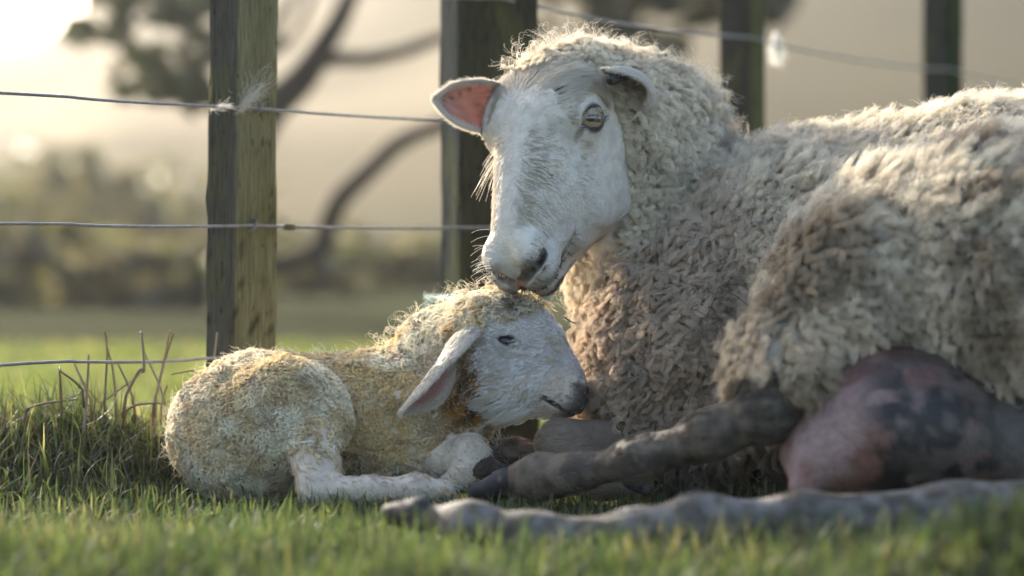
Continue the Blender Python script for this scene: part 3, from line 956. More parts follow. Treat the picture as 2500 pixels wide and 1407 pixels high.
def build_ewe():
    root = thing('ewe', P(1900, 1195, 2.9), 'large white ewe lying on the grass with her head turned over the newborn lamb', 'sheep')
    B = Body()
    k = EH_S
    m_ = np.array([-.095, -.05, 0, .04, .08, .115, .1385, .159, .177, .1845]) * k
    w_ = np.array([.040, .056, .0600, .0560, .0475, .0400, .0352, .0338, .027, .011]) * k
    t_ = np.array([.004, .040, .050, .046, .040, .034, .028, .020, .002, -.014]) * k
    b_ = np.array([-.07, -.102, -.115, -.121, -.112, -.088, -.064, -.048, -.038, -.030]) * k
    B.add('head', Loft(EH_O, EH_A, m_, w_, t_, b_, 2.25), 0.012)
    def ax(v): return np.array(v)
    for sg in (-1, 1):
        B.add('head', Ell(eh(.0545 * sg, .004, -.004), np.array([.016, .022, .030]) * k, EH_A), 0.022)        # orbit
        B.add('head', Ell(eh(.040 * sg, .026, -.012), np.array([.018, .014, .026]) * k, EH_A), 0.030)        # brow
        B.add('head', Ell(eh(.042 * sg, -.060, .034), np.array([.013, .048, .054]) * k, EH_A), 0.020)        # cheek
        B.add('head', Ell(eh(.022 * sg, .007, .166), np.array([.0150, .013, .020]) * k, EH_A), 0.012)        # nostril wing
        B.add('head', Ell(eh(.019 * sg, -.020, .170), np.array([.021, .017, .027]) * k, EH_A), 0.012)        # upper lip
    B.add('head', Cone(eh(0, -.074, .100), eh(0, -.050, .168), .024 * k, .0185 * k), 0.007)                      # lower jaw and chin
    B.add('head', Ell(eh(0, -.020, -.070), np.array([.047, .030, .030]) * k, EH_A), 0.02)                       # poll
    eye_c = {sg: eh(.0580 * sg, .002, 0.0) for sg in (-1, 1)}
    eye_out = {sg: unit(np.array([.93 * sg, .28, .22]) @ EH_A) for sg in (-1, 1)}
    for sg in (-1, 1):
        B.add('head', Ell(eye_c[sg], np.array([.0185] * 3) * k), 0.008)                                          # lids
    for sg in (-1, 1):
        o = eye_out[sg]
        hor = unit(np.array([-1.0, .35, -.10]) if sg > 0 else np.array([0, -.15, 1.0]) @ EH_A); hor = unit(hor - o * np.dot(hor, o)); ver = np.cross(o, hor)
        ver = ver if ver[2] > 0 else -ver
        B.cut(Ell(eye_c[sg] + o * .019 * k, np.array([.0165, .0102, .020]) * k, [hor, ver, o]), 0.0025)
        B.cut(Cone(eye_c[sg] + o * .0170 * k + hor * .012 * k - ver * .003, eye_c[sg] + o * .010 * k + hor * .024 * k - ver * .022 * k, .0030, .0012), 0.004)   # tear groove
        # nostril slit: outer corner high and to the side, inner corner low on the midline
        for a_, b_2, r0, r1 in nostril_path(sg):
            B.cut(Cone(a_, b_2, r0 * k, r1 * k), 0.006)
        pts = mouth_path(sg)
        for i in range(4):
            B.cut(Cone(pts[i], pts[i + 1], (.0042, .0042, .0036, .002)[i] * k, (.0042, .0036, .002, .001)[i] * k), 0.004)
    B.cut(Cone(eh(0, -.016, .200), eh(0, -.032, .198), .0016, .0016), 0.004)                                   # philtrum
    # neck and trunk (the fleece adds 2 to 4 cm)
    B.add('neck', Cone(P(1492, 284, 3.02), P(1566, 358, 3.12), .070, .086), 0.05)
    B.add('neck', Cone(P(1566, 358, 3.12), P(1660, 560, 3.14), .086, .125), 0.05)
    B.add('neck', Cone(P(1560, 430, 3.06), P(1600, 640, 3.06), .070, .10), 0.05)
    B.add('torso', Cone(P(1975, 768, 3.03), P(2420, 728, 2.96), .198, .213), 0.02)
    B.add('torso', Cone(P(2420, 728, 2.96), P(2860, 735, 2.88), .213, .20), 0.03)
    B.add('torso', Ell(P(1760, 860, 3.00), (.152, .150, .165)), 0.02)
    B.add('torso', Ell(P(1615, 850, 3.02), (.085, .11, .13)), 0.03)
    B.add('torso', Ell(P(1640, 1010, 3.00), (.118, .11, .085)), 0.05)
    B.add('torso', Ell(P(1850, 1060, 2.98), (.15, .13, .07)), 0.05)
    hax = np.array([[.94, -.20, .28], [.2, .98, 0], [-.28, 0.05, .96]]); hax = np.array([unit(hax[0]), unit(hax[1] - hax[0] * np.dot(unit(hax[0]), hax[1])), np.cross(unit(hax[0]), unit(hax[1] - hax[0] * np.dot(unit(hax[0]), hax[1])))])
    B.add('haunch', Ell(P(2290, 680, 2.72), (.185, .125, .118), hax), 0.03)
    B.add('haunch', Ell(P(2620, 720, 2.66), (.20, .15, .165)), 0.05)
    B.add('haunch', Cone(P(2080, 730, 2.66), P(1925, 905, 2.60), .085, .050), 0.03)
    # hind leg stretched to the left across the chest: hock, cannon, fetlock, pastern
    up = [P(1925, 915, 2.60), P(1875, 1005, 2.56), P(1740, 1060, 2.58), P(1560, 1120, 2.62), P(1400, 1158, 2.67), P(1320, 1164, 2.70), P(1225, 1180, 2.73)]
    B.add('leg', chain(up, [.042, .0265, .0215, .0185, .0172, .0200, .0152]), 0.03)
    lo = [P(2650, 1245, 2.36), P(2330, 1258, 2.36), P(1960, 1268, 2.34), P(1700, 1274, 2.34), P(1560, 1298, 2.34), P(1300, 1306, 2.36), P(1150, 1280, 2.38), P(1010, 1258, 2.42)]
    B.add('leg', chain(lo, [.034, .027, .0205, .0215, .0165, .0158, .0165, .0125]), 0.03)
    # folded foreleg: knee beside the lamb and the shin under the chest
    B.add('foreleg', chain([P(1520, 1090, 2.92), P(1372, 1085, 2.875), P(1470, 1172, 2.85), P(1560, 1180, 2.84)], [.036, .026, .020, .018]), 0.02)
    lo_, hi_ = np.array([-.20, 2.20, -.03]), np.array([.86, 3.40, .58])
    V, F = surface_net(B, lo_, hi_, 0.0058)
    V = settle(B, V)
    pick = lambda c: np.linalg.norm((c - EH_O), axis=1) < .30
    near_head = lambda c: (B.tagged(c)['head'] < .012) & (((c - EH_O) @ EH_A.T)[:, 2] > -.07)
    V, F = refine(V, F, near_head)
    V = settle(B, V, 2)
    def fine(c):
        q = (c - EH_O) @ EH_A.T / k
        eye = np.min([np.linalg.norm(c - eye_c[sg], axis=1) for sg in (-1, 1)], axis=0) < .032
        return (eye | (q[:, 2] > .15)) & near_head(c)
    V, F = refine(V, F, fine)
    V = settle(B, V, 3, 0.002)
    T = B.tagged(V)
    wm = smooth(.004, .016, T['head']) * smooth(-.004, .02, np.minimum(T['leg'], T['foreleg']) - np.minimum(np.minimum(T['haunch'], T['torso']), T['neck']))
    V = V + unit(B.grad(V)) * (wm * ((fbm(V, 17, 211) - .5) * .034 + (fbm(V, 42, 212) - .5) * .020))[:, None]
    lm = smooth(.0, -.01, T['leg'] - np.minimum(T['haunch'], T['torso']))
    V = V + unit(B.grad(V)) * (lm * ((fbm(V * np.array([.30, 1, 1]), 85, 221) - .5) * .0055))[:, None]
    q = ((V - EH_O) @ EH_A.T) / k
    wool_base = np.array([.56, .49, .40])
    face = np.array([.60, .55, .47])
    is_head = T['head'] < np.minimum(T['neck'], T['torso']) - 0.0
    col = np.tile(wool_base, (len(V), 1)) * (0.75 + .4 * fbm(V, 40, 3)[:, None])
    wh = smooth(0.006, -0.004, T['head'] - np.minimum(T['neck'], T['torso'])) * smooth(-.085, -.05, q[:, 2])
    col = mixc(col, face, wh)
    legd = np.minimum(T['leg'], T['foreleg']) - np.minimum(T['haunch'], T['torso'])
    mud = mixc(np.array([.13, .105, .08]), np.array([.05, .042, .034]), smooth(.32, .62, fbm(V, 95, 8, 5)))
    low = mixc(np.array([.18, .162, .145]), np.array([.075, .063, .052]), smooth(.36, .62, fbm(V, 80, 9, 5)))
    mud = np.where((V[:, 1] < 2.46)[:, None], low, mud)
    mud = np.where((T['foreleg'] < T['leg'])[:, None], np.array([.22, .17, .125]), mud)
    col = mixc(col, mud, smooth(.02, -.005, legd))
    # bare dark skin: nose, lips, lids
    dn = np.min([Cone(a_, b_2, .004, .003)(V) for sg in (-1, 1) for a_, b_2, r0, r1 in nostril_path(sg)], axis=0)
    nose = smooth(.0052, .0015, dn)
    col = mixc(col, np.array([.035, .030, .030]), nose)
    pinkn = smooth(.011, .004, np.linalg.norm((q - np.array([0.0, -.016, .1845])) * np.array([1.0, .8, .5]), axis=1))
    col = mixc(col, np.array([.40, .21, .15]), pinkn * .9)
    de = np.min([np.linalg.norm(V - (eye_c[sg] + eye_out[sg] * .012), axis=1) for sg in (-1, 1)], axis=0)
    col = mixc(col, np.array([.05, .04, .038]), smooth(.0208, .0155, de))
    tg = tear_patch(eye_c, eye_out)(V)
    col = mixc(col, np.array([.07, .06, .058]), smooth(.006, .0, tg))
    lip = np.min([Cone(a_, b_2, .002, .002)(V) for sg in (-1, 1) for a_, b_2 in zip(mouth_path(sg)[:-2], mouth_path(sg)[1:-1])], axis=0)
    col = mixc(col, np.array([.06, .055, .045]), smooth(.006, .001, lip))
    col = mixc(col, np.array([.25, .22, .17]), .6 * smooth(.166, .184, q[:, 2]) * (1 - pinkn) * (T['head'] < .004))
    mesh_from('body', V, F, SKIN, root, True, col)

    # eyes
    em, nt, out = new_mat('ewe_eye')
    pb = principled(nt, out, Roughness=.04)
    pb.inputs['Specular IOR Level'].default_value = .6
    at = nt.nodes.new('ShaderNodeAttribute'); at.attribute_name = 'tint'
    nt.links.new(at.outputs['Color'], pb.inputs['Base Color'])
    pb.inputs['Coat Weight'].default_value = 1.0; pb.inputs['Coat Roughness'].default_value = .02
    for sg in (1, -1):
        o = eye_out[sg]; hor = unit(np.array([0, -.15, 1.0]) @ EH_A)
        hor = unit(np.array([1.0, -.35, .02]) if sg > 0 else hor); hor = unit(hor - o * np.dot(hor, o)); ver = np.cross(o, hor)
        if ver[2] < 0: ver = -ver
        nu, nv = 64, 48
        VV, CC, FF = [], [], []
        r = .0168 * k
        for i in range(nv + 1):
            th = math.pi * (i / nv) ** 1.35
            for j in range(nu):
                a = 2 * math.pi * j / nu
                x, y, z = math.sin(th) * math.cos(a), math.sin(th) * math.sin(a), math.cos(th)
                bulge = 1 + .07 * max(0, z - .72)
                VV.append(eye_c[sg] + o * .0006 + r * bulge * (hor * x + ver * y + o * z))
                rho = math.hypot(x, y)
                pup = (abs(x) / .60) ** 4 + (abs(y + .04) / .235) ** 4
                iris = np.array([.36, .28, .15]) * (.75 + .5 * abs(math.sin(a * 9) * .5 + .3 * math.sin(a * 23)))
                c = np.array([.012, .012, .016]) if pup < 1 else (iris if rho < .80 else (np.array([.05, .035, .025]) if rho < .88 else np.array([.30, .22, .17])))
                CC.append(c)
        for i in range(nv):
            for j in range(nu):
                FF.append((i * nu + j, (i + 1) * nu + j, (i + 1) * nu + (j + 1) % nu, i * nu + (j + 1) % nu))
        tag(mesh_from('eye', VV, FF, em, root, True, np.array(CC)), 'pale amber eye with a dark bar-shaped pupil')

    # ears
    rs = np.random.default_rng(3)
    def inside_l(u, a):
        s_ = .5 + .5 * math.sin(17 * u + 5 * a) * math.cos(11 * a - 6 * u)
        c = np.array([.66, .32, .25]) * (0.75 + .35 * s_)
        e = smooth(.80, 1.0, abs(a)) ; e = max(float(e), float(smooth(.90, 1.0, u)))
        c = c * (.45 if (math.sin(61 * u + 13 * a) * math.sin(37 * a - 23 * u) > .86) else 1) * (.6 + .4 * min(1, u * 3.2))
        return c * (1 - e) + np.array([.66, .60, .54]) * e
    pale = lambda u, a: np.array([.66, .62, .56])
    tipl = [P(1262, 262, 2.985), P(1215, 264, 2.965), P(1160, 256, 2.945), P(1112, 249, 2.93), P(1066, 243, 2.925)]
    oL, inL, outL, tL, fL, sL = leaf('ear', None, tipl, [.019, .029, .0335, .0305, .0215, .0015], [.9, .75, .62, .55, .5, .4], np.array([.10, -.93, -.10]), EAR, root, inside_l, pale)
    oL['label'] = 'ear lit pink from behind'
    def inside_r(u, a):
        e = smooth(.75, .98, abs(a))
        return np.array([.30, .19, .15]) * (1 - e) + np.array([.55, .48, .42]) * e
    tipr = [P(1562, 350, 2.975), P(1592, 285, 2.960), P(1596, 228, 2.940), P(1572, 186, 2.915), P(1530, 168, 2.890), P(1482, 168, 2.875)]
    facer = np.array([[-.90, .05, .10], [-.90, .28, .0], [-.85, .25, -.3], [-.45, .20, -.8], [-.15, .10, -.95], [-.1, -.1, -.95]])
    oR, inR, outR, tR, fR, sR = leaf('ear', None, tipr, [.024, .032, .032, .028, .021, .007], [1.2, 1.1, .95, .85, .8, .6], facer, EAR, root, inside_r, pale)
    oR['label'] = 'ear curled over a black tag'
    # black tag clipped through the curled ear
    bt, nt, out = new_mat('black_plastic'); principled(nt, out, Base_Color=(.006, .006, .008, 1), Roughness=.45)
    mb = MB()
    ta, tb = P(1487, 196, 2.868), P(1545, 178, 2.900)
    d = unit(tb - ta); up_ = np.array([.1, .1, 1.0]); up_ = unit(up_ - d * np.dot(up_, d)); fr = np.cross(d, up_)
    ring = []
    for i in range(12):
        a = 2 * math.pi * i / 12
        ring.append((math.cos(a), math.sin(a)))
    Vt = []
    for e, sc in ((0, .8), (.06, 1.0), (.94, 1.0), (1.0, .8)):
        for cx, cz in ring:
            sx = np.sign(cx) * abs(cx) ** .6; sz = np.sign(cz) * abs(cz) ** .6
            Vt.append(ta + (tb - ta) * e + up_ * sz * .0068 * sc + fr * sx * .0045 * sc)
    Ft = [(i * 12 + j, i * 12 + (j + 1) % 12, (i + 1) * 12 + (j + 1) % 12, (i + 1) * 12 + j) for i in range(3) for j in range(12)]
    Ft += [tuple(range(12))[::-1], tuple(range(36, 48))]
    mb.add(Vt, Ft)
    tag(mb.build('ear_tag', bt, root, True), 'black plastic ear tag under the curled ear')

    # udder with teat, separate in look
    U = Body()
    U.add('u', Ell(P(2190, 1045, 2.60), (.112, .12, .088)), .03)
    U.add('u', Ell(P(2440, 1085, 2.62), (.10, .10, .075)), .03)
    U.add('u', Ell(P(2010, 1110, 2.56), (.045, .05, .040)), .03)
    U.add('u', Cone(P(1985, 1135, 2.54), P(1955, 1190, 2.52), .020, .013), .02)
    v2, f2 = surface_net(U, P(1850, 1260, 2.60) - np.array([.03, .2, .03]), np.array([.72, 2.86, .26]), .006)
    v2 = settle(U, v2)
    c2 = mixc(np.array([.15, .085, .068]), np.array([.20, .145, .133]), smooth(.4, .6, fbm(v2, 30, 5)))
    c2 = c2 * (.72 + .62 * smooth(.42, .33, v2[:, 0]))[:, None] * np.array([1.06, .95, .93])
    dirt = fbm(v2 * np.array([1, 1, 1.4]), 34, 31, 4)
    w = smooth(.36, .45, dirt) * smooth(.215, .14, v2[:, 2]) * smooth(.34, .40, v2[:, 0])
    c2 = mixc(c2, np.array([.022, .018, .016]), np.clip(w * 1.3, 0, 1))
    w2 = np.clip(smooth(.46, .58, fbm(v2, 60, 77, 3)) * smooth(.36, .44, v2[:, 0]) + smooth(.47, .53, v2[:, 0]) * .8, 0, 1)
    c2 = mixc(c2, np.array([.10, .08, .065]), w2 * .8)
    UD = tint_solid_mat('udder_skin', .55, .4, 220, .25, 120, 0.0, .4)
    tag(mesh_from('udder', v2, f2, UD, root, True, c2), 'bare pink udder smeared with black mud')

    # hooves
    def hoof(a, b, w, h, side):
        a, b = np.asarray(a), np.asarray(b)
        H = Body()
        d = unit(b - a)
        for s_ in (-1, 1):
            o = side * s_ * w * .45
            H.add('h', Cone(a + o, b + o * .75, h * .55, h * .30), .004)
        v, f = surface_net(H, np.minimum(a, b) - .04, np.maximum(a, b) + .04, .0026)
        v = settle(H, v, 2)
        c = np.tile(np.array([.035, .035, .040]), (len(v), 1)) * (0.6 + .9 * fbm(v, 120, 6)[:, None])
        c = mixc(c, np.array([.12, .095, .075]), smooth(.52, .66, fbm(v, 70, 12)))
        return mesh_from('hoof', v, f, HORN, root, True, c)
    hoof(P(1238, 1180, 2.725), P(1160, 1206, 2.735), .020, .026, unit(np.array([.1, -.8, .5])))
    hoof(P(1025, 1256, 2.42), P(950, 1256, 2.44), .018, .026, unit(np.array([0, -.8, .5])))
    hoof(P(1535, 1172, 2.84), P(1572, 1196, 2.83), .018, .024, unit(np.array([.3, -.9, .1])))

    ear_fur = (inL, outL, tL, fL, sL), (inR, outR, tR, fR, sR)
    return root, B, V, F, ear_fur, eye_c, eye_out
# ------------------------------------------------------------------ lamb
LH_O = P(1248, 862, 2.905)
LH_A = frame((0.85, -0.10, -0.50), (-0.06, -1.0, 0.10))
def lh(s, n, m):
    return LH_O + np.array([s, n, m]) @ LH_A      # s positive: the side turned to the camera

def lamb_mouth(c):
    d = []
    for sg in (-1, 1):
        pts = [lh(0, -.0225, .104), lh(.012 * sg, -.0245, .098), lh(.021 * sg, -.026, .082), lh(.025 * sg, -.026, .062)]
        d += [Cone(a, b, .0012, .0012)(c) for a, b in zip(pts[:-1], pts[1:])]
    return np.min(d, axis=0)

def build_lamb():
    root = thing('lamb', P(800, 1215, 2.9), 'newborn lamb with yellow stained curls curled up under the chin of the ewe', 'lamb')
    B = Body()
    m_ = np.array([-.074, -.05, -.02, .01, .04, .065, .085, .100, .108])
    w_ = np.array([.028, .039, .043, .041, .034, .0285, .0265, .020, .008])
    t_ = np.array([.024, .052, .064, .064, .052, .037, .0245, .010, -.002])
    b_ = np.array([-.020, -.034, -.056, -.072, -.066, -.049, -.038, -.029, -.020])
    B.add('head', Loft(LH_O, LH_A, m_, w_, t_, b_, 2.2), .01)
    for sg in (-1, 1):
        B.add('head', Ell(lh(.034 * sg, .012, -.012), (.013, .018, .022), LH_A), .014)
        B.add('head', Ell(lh(.028 * sg, -.030, .0), (.014, .028, .034), LH_A), .014)
        B.add('head', Ell(lh(.0125 * sg, .0035, .088), (.0125, .0115, .015), LH_A), .008)
        B.add('head', Ell(lh(.012 * sg, -.012, .086), (.0135, .012, .019), LH_A), .008)
    B.add('head', Cone(lh(0, -.047, .035), lh(0, -.030, .082), .0165, .0115), .005)
    eye_c = lh(.0350, .007, -.010); o = unit(np.array([.95, .22, .20]) @ LH_A)
    hor = unit(np.array([.93, -.1, -.20])); hor = unit(hor - o * np.dot(hor, o)); ver = np.cross(o, hor); ver = ver if ver[2] > 0 else -ver
    B.add('head', Ell(eye_c, (.0135,) * 3), .006)
    B.cut(Ell(eye_c + o * .0135 - ver * .0012, (.0125, .0038, .010), [hor, ver, o]), .002)
    B.cut(Cone(eye_c + o * .0125 + hor * .008 - ver * .001, eye_c + o * .008 + hor * .019 - ver * .001, .0018, .0008), .003)
    for sg in (-1, 1):
        B.cut(Cone(lh(.0055 * sg, -.004, .1035), lh(.015 * sg, .0045, .0965), .0032, .0034), .004)
        B.cut(Cone(lh(.015 * sg, .0045, .0965), lh(.021 * sg, .0045, .088), .0032, .0016), .004)
        pts = [lh(0, -.0225, .104), lh(.012 * sg, -.0245, .098), lh(.021 * sg, -.026, .082), lh(.025 * sg, -.026, .062)]
        for i in range(3):
            B.cut(Cone(pts[i], pts[i + 1], .0024, (.0024, .0020, .0010)[i]), .003)
    # neck, barrel, rump
    B.add('neck', chain([P(1165, 830, 2.95), P(1080, 895, 2.96), P(1000, 985, 2.96)], [.048, .054, .066]), .03)
    for i, (x0, y0, x1, y1) in enumerate([(1075, 905, 1135, 1050), (1108, 898, 1160, 1040), (1140, 900, 1180, 1025), (1170, 915, 1195, 1010)]):
        B.add('neck', Cone(P(x0, y0, 2.905 + .006 * i), P(x1, y1, 2.905 + .008 * i), .0165, .0135), .006)
    B.add('trunk', Cone(P(1020, 1036, 2.96), P(800, 1044, 2.98), .079, .077), .03)
    B.add('trunk', Cone(P(640, 1000, 2.945), P(960, 1000, 2.96), .060, .052), .035)
    B.add('trunk', Ell(P(1010, 1035, 2.94), (.072, .075, .070)), .03)
    B.add('rump', Ell(P(640, 1040, 2.93), (.098, .090, .080)), .03)
    B.add('rump', Ell(P(568, 1075, 2.92), (.068, .080, .066)), .03)
    B.add('thigh', Ell(P(705, 1020, 2.865), (.072, .040, .066)), .016)
    # hind leg: stifle forward, hock back on the ground, cannon forward along the grass
    B.add('hind', chain([P(760, 1090, 2.835), P(775, 1150, 2.815), P(775, 1200, 2.800)], [.031, .024, .0185]), .014)
    B.add('hind', chain([P(770, 1195, 2.80), P(900, 1195, 2.79), P(1010, 1192, 2.785), P(1090, 1196, 2.785)], [.0185, .0125, .0140, .0105]), .012)
    # folded foreleg: round knee in front of the chest
    B.add('fore', chain([P(1080, 1128, 2.88), P(1146, 1112, 2.865), P(1146, 1155, 2.845), P(1085, 1192, 2.84)], [.018, .0205, .0175, .012]), .014)
    lo_, hi_ = np.array([-.46, 2.72, -.02]), np.array([.14, 3.08, .29])
    V, F = surface_net(B, lo_, hi_, .0042)
    V = settle(B, V)
    hm = lambda c: (B.tagged(c)['head'] < .008) & (((c - LH_O) @ LH_A.T)[:, 2] > -.055)
    V, F = refine(V, F, hm)
    V = settle(B, V, 2, .002)
    fine = lambda c: hm(c) & ((((c - LH_O) @ LH_A.T)[:, 2] > .07) | (np.linalg.norm(c - eye_c, axis=1) < .024))
    V, F = refine(V, F, fine)
    V = settle(B, V, 3, .0015)
    q = (V - LH_O) @ LH_A.T
    T = B.tagged(V)
    wm = smooth(.003, .012, T['head']) * smooth(.0, .008, np.minimum(T['hind'], T['fore']) - np.min([T['trunk'], T['rump'], T['thigh'], T['neck']], axis=0))
    V = V + unit(B.grad(V)) * (wm * ((fbm(V, 34, 311) - .5) * .012 + (fbm(V, 90, 312) - .5) * .007))[:, None]
    col = np.tile(np.array([.55, .46, .32]), (len(V), 1)) * (.8 + .3 * fbm(V, 60, 2)[:, None])
    hw = smooth(.004, -.006, T['head'] - T['neck'])
    col = mixc(col, np.array([.46, .41, .38]), hw)
    lw = smooth(.004, -.004, np.minimum(T['hind'], T['fore']) - np.minimum(T['trunk'], T['thigh']))
    col = mixc(col, np.array([.60, .50, .40]), lw)
    dn = np.min([np.minimum(Cone(lh(.0055 * sg, -.004, .1035), lh(.015 * sg, .0045, .0965), .005, .005)(V), Cone(lh(.015 * sg, .0045, .0965), lh(.021 * sg, .0045, .088), .005, .0035)(V)) for sg in (-1, 1)], axis=0)
    col = mixc(col, np.array([.035, .026, .028]), smooth(.006, .001, dn))
    col = mixc(col, np.array([.055, .042, .042]), .9 * smooth(.080, .098, q[:, 2]) * smooth(.016, .0, q[:, 1]))
    de = np.linalg.norm((V - eye_c - o * .012) @ np.array([hor, ver * 1.6, o]).T, axis=1)
    col = mixc(col, np.array([.045, .035, .04]), smooth(.014, .009, de))
    dm = lamb_mouth(V)
    col = mixc(col, np.array([.035, .026, .026]), smooth(.0032, .0008, dm))
    mesh_from('body', V, F, SKIN, root, True, col)

    em, nt, out = new_mat('lamb_eye')
    principled(nt, out, Base_Color=(.012, .012, .016, 1), Roughness=.28)
    mb = MB()
    bm = bmesh.new(); bmesh.ops.create_uvsphere(bm, u_segments=24, v_segments=16, radius=.0118)
    Vs = [np.array(v.co) + eye_c + o * .001 for v in bm.verts]; Fs = [[v.index for v in f.verts] for f in bm.faces]; bm.free()
    mb.add(Vs, Fs)
    tag(mb.build('eye', em, root), 'dark half-closed eye')

    def ins(u, a):
        c = np.array([.60, .32, .29])
        e = max(float(smooth(.6, .95, abs(a))), float(smooth(.85, 1, u)))
        return c * (1 - e) + np.array([.68, .62, .54]) * e
    pale = lambda u, a: np.array([.66, .60, .50])
    tip = [P(1150, 795, 2.885), P(1110, 830, 2.862), P(1075, 885, 2.846), P(1032, 950, 2.838), P(986, 1004, 2.838)]
    oo, inn, outt, t, f, s = leaf('ear', None, tip, [.024, .034, .040, .036, .004], [1.0, 1.0, .95, .85, .6], np.array([[.60, .05, -.80], [.62, -.10, -.78], [.62, -.30, -.72], [.60, -.38, -.70], [.6, -.4, -.68]]), EAR, root, ins, pale, .003)
    return root, B, V, F, (inn, outt, t, f, s), eye_c, o
# ------------------------------------------------------------------ fleece and hair
def normals_of(B, p):
    return unit(B.grad(p, 8e-4))

def ewe_fleece(data):
    root, B, V, F, ear_fur, eye_c, eye_out = data
    rng = np.random.default_rng(51)
    k = EH_S
    def regions(p):
        T = B.tagged(p)
        q = (p - EH_O) @ EH_A.T / k
        body = np.minimum(np.minimum(T['neck'], T['torso']), T['haunch'])
        poll = (T['head'] < body) & (q[:, 2] < -.056 + 1.05 * np.maximum(0, -.018 - q[:, 1]))
        face = (T['head'] < body + .004) & ~poll
        leg = ((T['leg'] < body - .004) | (T['foreleg'] < body + .006)) & ~face & ~poll
        return T, q, body, poll, face, leg
    # --- woolly locks
    def dens(c, n):
        T, q, body, poll, face, leg = regions(c)
        d = np.where(face | leg, 0, 1.0)
        d = d * np.where(T['haunch'] < np.minimum(T['neck'], T['torso']), 16000, 22000)
        d = np.where(poll, 30000, d)
        px = 1250 + c[:, 0] / c[:, 1] * FPX
        d = d * np.where(px > 2560, .45, 1)
        return d * seen(c, n)
    p = sample(V, F, dens, rng)
    n = normals_of(B, p)
    T, q, body, poll, face, leg = regions(p)
    M = len(p)
    neck = ((T['neck'] < np.minimum(T['torso'], T['haunch'])) | poll).astype(float)
    haunch = (T['haunch'] < np.minimum(T['torso'], T['neck'])).astype(float)
    back = (1 - neck) * smooth(.26, .36, p[:, 2])
    f1, f2 = fbm(p, 14, 91), fbm(p, 45, 92)
    flow = np.tile(np.array([.25, -.05, -1.0]), (M, 1)) + 2.6 * (np.stack([noise(p, 32, 1), noise(p, 32, 2), noise(p, 32, 3)], 1) - .5)
    flow = flow + back[:, None] * np.array([.5, 0, .9])
    flow = flow + haunch[:, None] * np.array([.4, 0, .4])
    L = (.030 + .018 * f2) * (1 - .10 * neck) * (.75 + .5 * f1)
    L = np.where(poll, (.022 + .008 * f2) * (.45 + .55 * smooth(.0, .030, (-.056 + 1.05 * np.maximum(0, -.018 - q[:, 1])) - q[:, 2])), L)
    curl = .0036 * (1 - .30 * back) * (.5 + f1)
    turns = 1.2 + 1.1 * rng.random(M) - .3 * back
    R = .0044 + .0012 * haunch + .0008 * back
    clump = .68 - .30 * back - .20 * haunch - .22 * (rng.random(M) < .3)
    rise = .72 + .25 * rng.random(M); fall = .28 + .25 * rng.random(M) - .15 * back
    sweep = .30 + .35 * rng.random(M)
    # colour: cream on top, tan to the chest, dung and mud stains with shapes of their own
    chestm = (1 - neck) * (1 - haunch) * (1 - back)
    curl = curl * (1 + .35 * chestm); clump = np.clip(clump + .06 * chestm, 0, .88)
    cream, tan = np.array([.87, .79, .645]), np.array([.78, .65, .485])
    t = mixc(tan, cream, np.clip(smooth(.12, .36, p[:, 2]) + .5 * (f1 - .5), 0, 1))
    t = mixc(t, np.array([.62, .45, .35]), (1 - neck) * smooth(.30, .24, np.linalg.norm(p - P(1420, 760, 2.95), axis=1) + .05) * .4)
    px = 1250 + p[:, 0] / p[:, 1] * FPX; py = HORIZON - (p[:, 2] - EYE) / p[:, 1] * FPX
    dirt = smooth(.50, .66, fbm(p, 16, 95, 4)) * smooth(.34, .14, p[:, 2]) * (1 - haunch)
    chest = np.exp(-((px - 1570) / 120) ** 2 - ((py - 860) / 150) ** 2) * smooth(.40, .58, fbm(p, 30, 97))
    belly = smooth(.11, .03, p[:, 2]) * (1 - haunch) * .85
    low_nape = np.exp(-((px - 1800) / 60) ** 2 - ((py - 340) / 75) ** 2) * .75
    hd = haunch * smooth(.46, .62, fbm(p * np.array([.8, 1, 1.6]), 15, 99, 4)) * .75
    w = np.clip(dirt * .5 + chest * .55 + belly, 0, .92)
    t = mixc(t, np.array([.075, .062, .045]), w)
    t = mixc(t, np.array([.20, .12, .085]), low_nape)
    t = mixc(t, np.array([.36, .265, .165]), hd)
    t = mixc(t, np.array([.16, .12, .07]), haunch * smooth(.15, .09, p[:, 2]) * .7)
    t = mixc(t, np.array([.34, .27, .19]), .42 * smooth(.55, .75, fbm(p, 60, 197)) * (1 - .6 * back))
    t = t * (.80 + .32 * rng.random((M, 1)))
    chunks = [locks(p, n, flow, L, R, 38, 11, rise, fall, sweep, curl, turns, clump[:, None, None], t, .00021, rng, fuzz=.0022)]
    # loose crimped fibres standing off the fleece
    ps = sample(V, F, lambda c, nn: dens(c, nn) * .22, rng)
    ns = normals_of(B, ps); Ms = len(ps)
    fl = rng.normal(size=(Ms, 3)) + np.array([0, 0, .3])
    top = smooth(.30, .40, ps[:, 2])
    chunks.append(locks(ps, ns, fl, .030 + .020 * rng.random(Ms) + .006 * top, .003, 3, 14, 1.0, .35, .5, .0024 + .0025 * rng.random(Ms), 1.5 + 2 * rng.random(Ms), .2, mixc(np.tile([.66, .56, .43], (Ms, 1)), np.array([.74, .68, .57]), top), .00016, rng, fuzz=.003))
    hair_object('fleece', root, chunks, WOOL)

